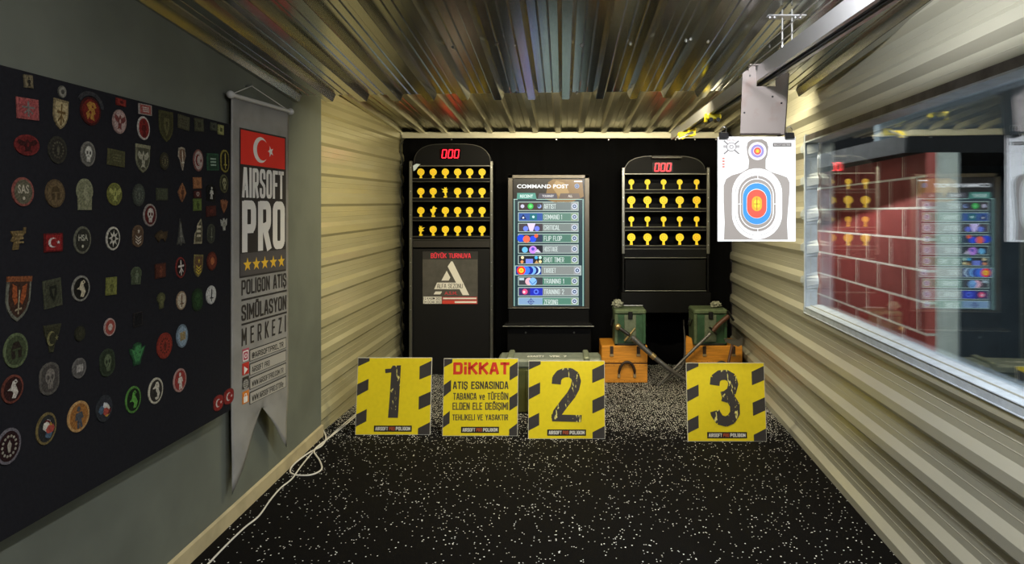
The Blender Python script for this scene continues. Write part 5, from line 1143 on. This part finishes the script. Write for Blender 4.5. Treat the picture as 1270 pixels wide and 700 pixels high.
m = MB(); m.prism(front(5.55), [front(5.55).uv(*p) for p in ((898,420),(915,422),(920,419),(921,427),(915,430),(907,427),(899,424))], -.012, .012, mat('grey_iron', '#6f6c68', .4, .7)); m.build('head', r)
# ------------------------------------------------------------------ lamps
LEDW = mat('led_diffuser', '#fff4dc', .5, 0, 3)
HOUS = mat('white_lamp_housing', '#d8d8d4', .4)
def lamp(name, label, x0, y0, z0, x1, y1, z1, power, color, rot):
    """batten lamp: housing + diffuser + the light it gives"""
    cx, cy, cz = (x0+x1)/2, (y0+y1)/2, (z0+z1)/2
    r = thing(name, label, 'lamp', (cx, cy, cz))
    m = MB(); m.bbox((x0, y0, z0+.018), (x1, y1, z1), HOUS); m.build('housing', r)
    m = MB(); m.bbox((x0+.008, y0+.008, z0), (x1-.008, y1-.008, z0+.018), LEDW, .004); m.build('diffuser', r)
    L = bpy.data.lights.new(name+'_light', 'AREA'); L.shape = 'RECTANGLE'; L.size = x1-x0; L.size_y = y1-y0; L.energy = power; L.color = color
    o = bpy.data.objects.new('lamp_light', L); col.objects.link(o); o.parent = r; o.location = (0, 0, z0-cz-.006); o.rotation_euler = rot
    return r
lamp('ceiling_lamp', 'added fill lamp, slim white batten under the near ceiling sheet, behind and left of the camera', -.9, -.6, 2.43, -.8, .6, 2.48, 16, (1, .95, .86), (0, 0, 0))  # extra lamp put in to lift the near ceiling and left wall
lamp('ceiling_lamp', 'slim white batten lamp hidden behind the near ceiling edge', -.8, 3.98, 2.34, 1.35, 4.05, 2.385, 112, (1, .88, .58), (math.radians(46), 0, 0))
lamp('ceiling_lamp', 'small batten lamp on the ceiling of the side room', 2.5, 1.2, 2.5, 2.6, 2.2, 2.55, 165, (.95, .98, 1), (math.radians(45), 0, 0))
lamp('ceiling_lamp', 'long batten lamp high beside the red block wall in the side room', 1.84, 4.15, 2.48, 1.88, 6.4, 2.52, 105, (1, .98, .95), (0, math.radians(-20), 0))
lamp('ceiling_lamp', 'added fill lamp, slim white batten under the near ceiling sheet, above the camera', .2, .2, 2.42, .27, 1.3, 2.46, 46, (.98, .98, 1), (0, math.radians(12), 0))  # extra lamp put in to brighten the right wall
# round floodlight on the near ceiling aimed at the paper target and the window
fl = thing('floodlight', 'round floodlight on the near ceiling aimed towards the paper target', 'lamp', (.65, 1.6, 2.30))
aim = Vector((1.0, 3.4, 1.3)) - Vector((.65, 1.6, 2.30)); aim.normalize()
m = MB(); c0 = Vector((.65, 1.6, 2.30)); m.tube([c0-aim*.09, c0-aim*.07, c0+aim*.0, c0+aim*.01], [.03, .055, .06, .065], HOUS, 20); m.build('housing', fl)
m = MB(); m.tube([c0+aim*.011, c0+aim*.014], .055, LEDW, 20); m.build('lens', fl)
m = MB(); m.tube([c0-aim*.05+Vector((0,0,.0)), Vector((.65, 1.56, zc(.65, 1.56)+.02))], .010, DARKMETAL, 8); m.build('bracket', fl)
L = bpy.data.lights.new('floodlight_beam', 'SPOT'); L.energy = 98; L.color = (.97, .98, 1); L.spot_size = math.radians(165); L.spot_blend = .9; L.shadow_soft_size = .035
o = bpy.data.objects.new('lamp_light', L); col.objects.link(o); o.parent = fl; o.location = aim*.06; o.rotation_euler = aim.to_track_quat('-Z', 'Y').to_euler()
w = bpy.data.worlds.new('world'); scene.world = w; w.use_nodes = True; w.node_tree.nodes['Background'].inputs[0].default_value = (.5, .55, .6, 1); w.node_tree.nodes['Background'].inputs[1].default_value = .05
vs = scene.view_settings; vs.view_transform = 'Standard'; vs.look = 'None'; vs.exposure = 0.0; vs.gamma = 1; vs.use_curve_mapping = False
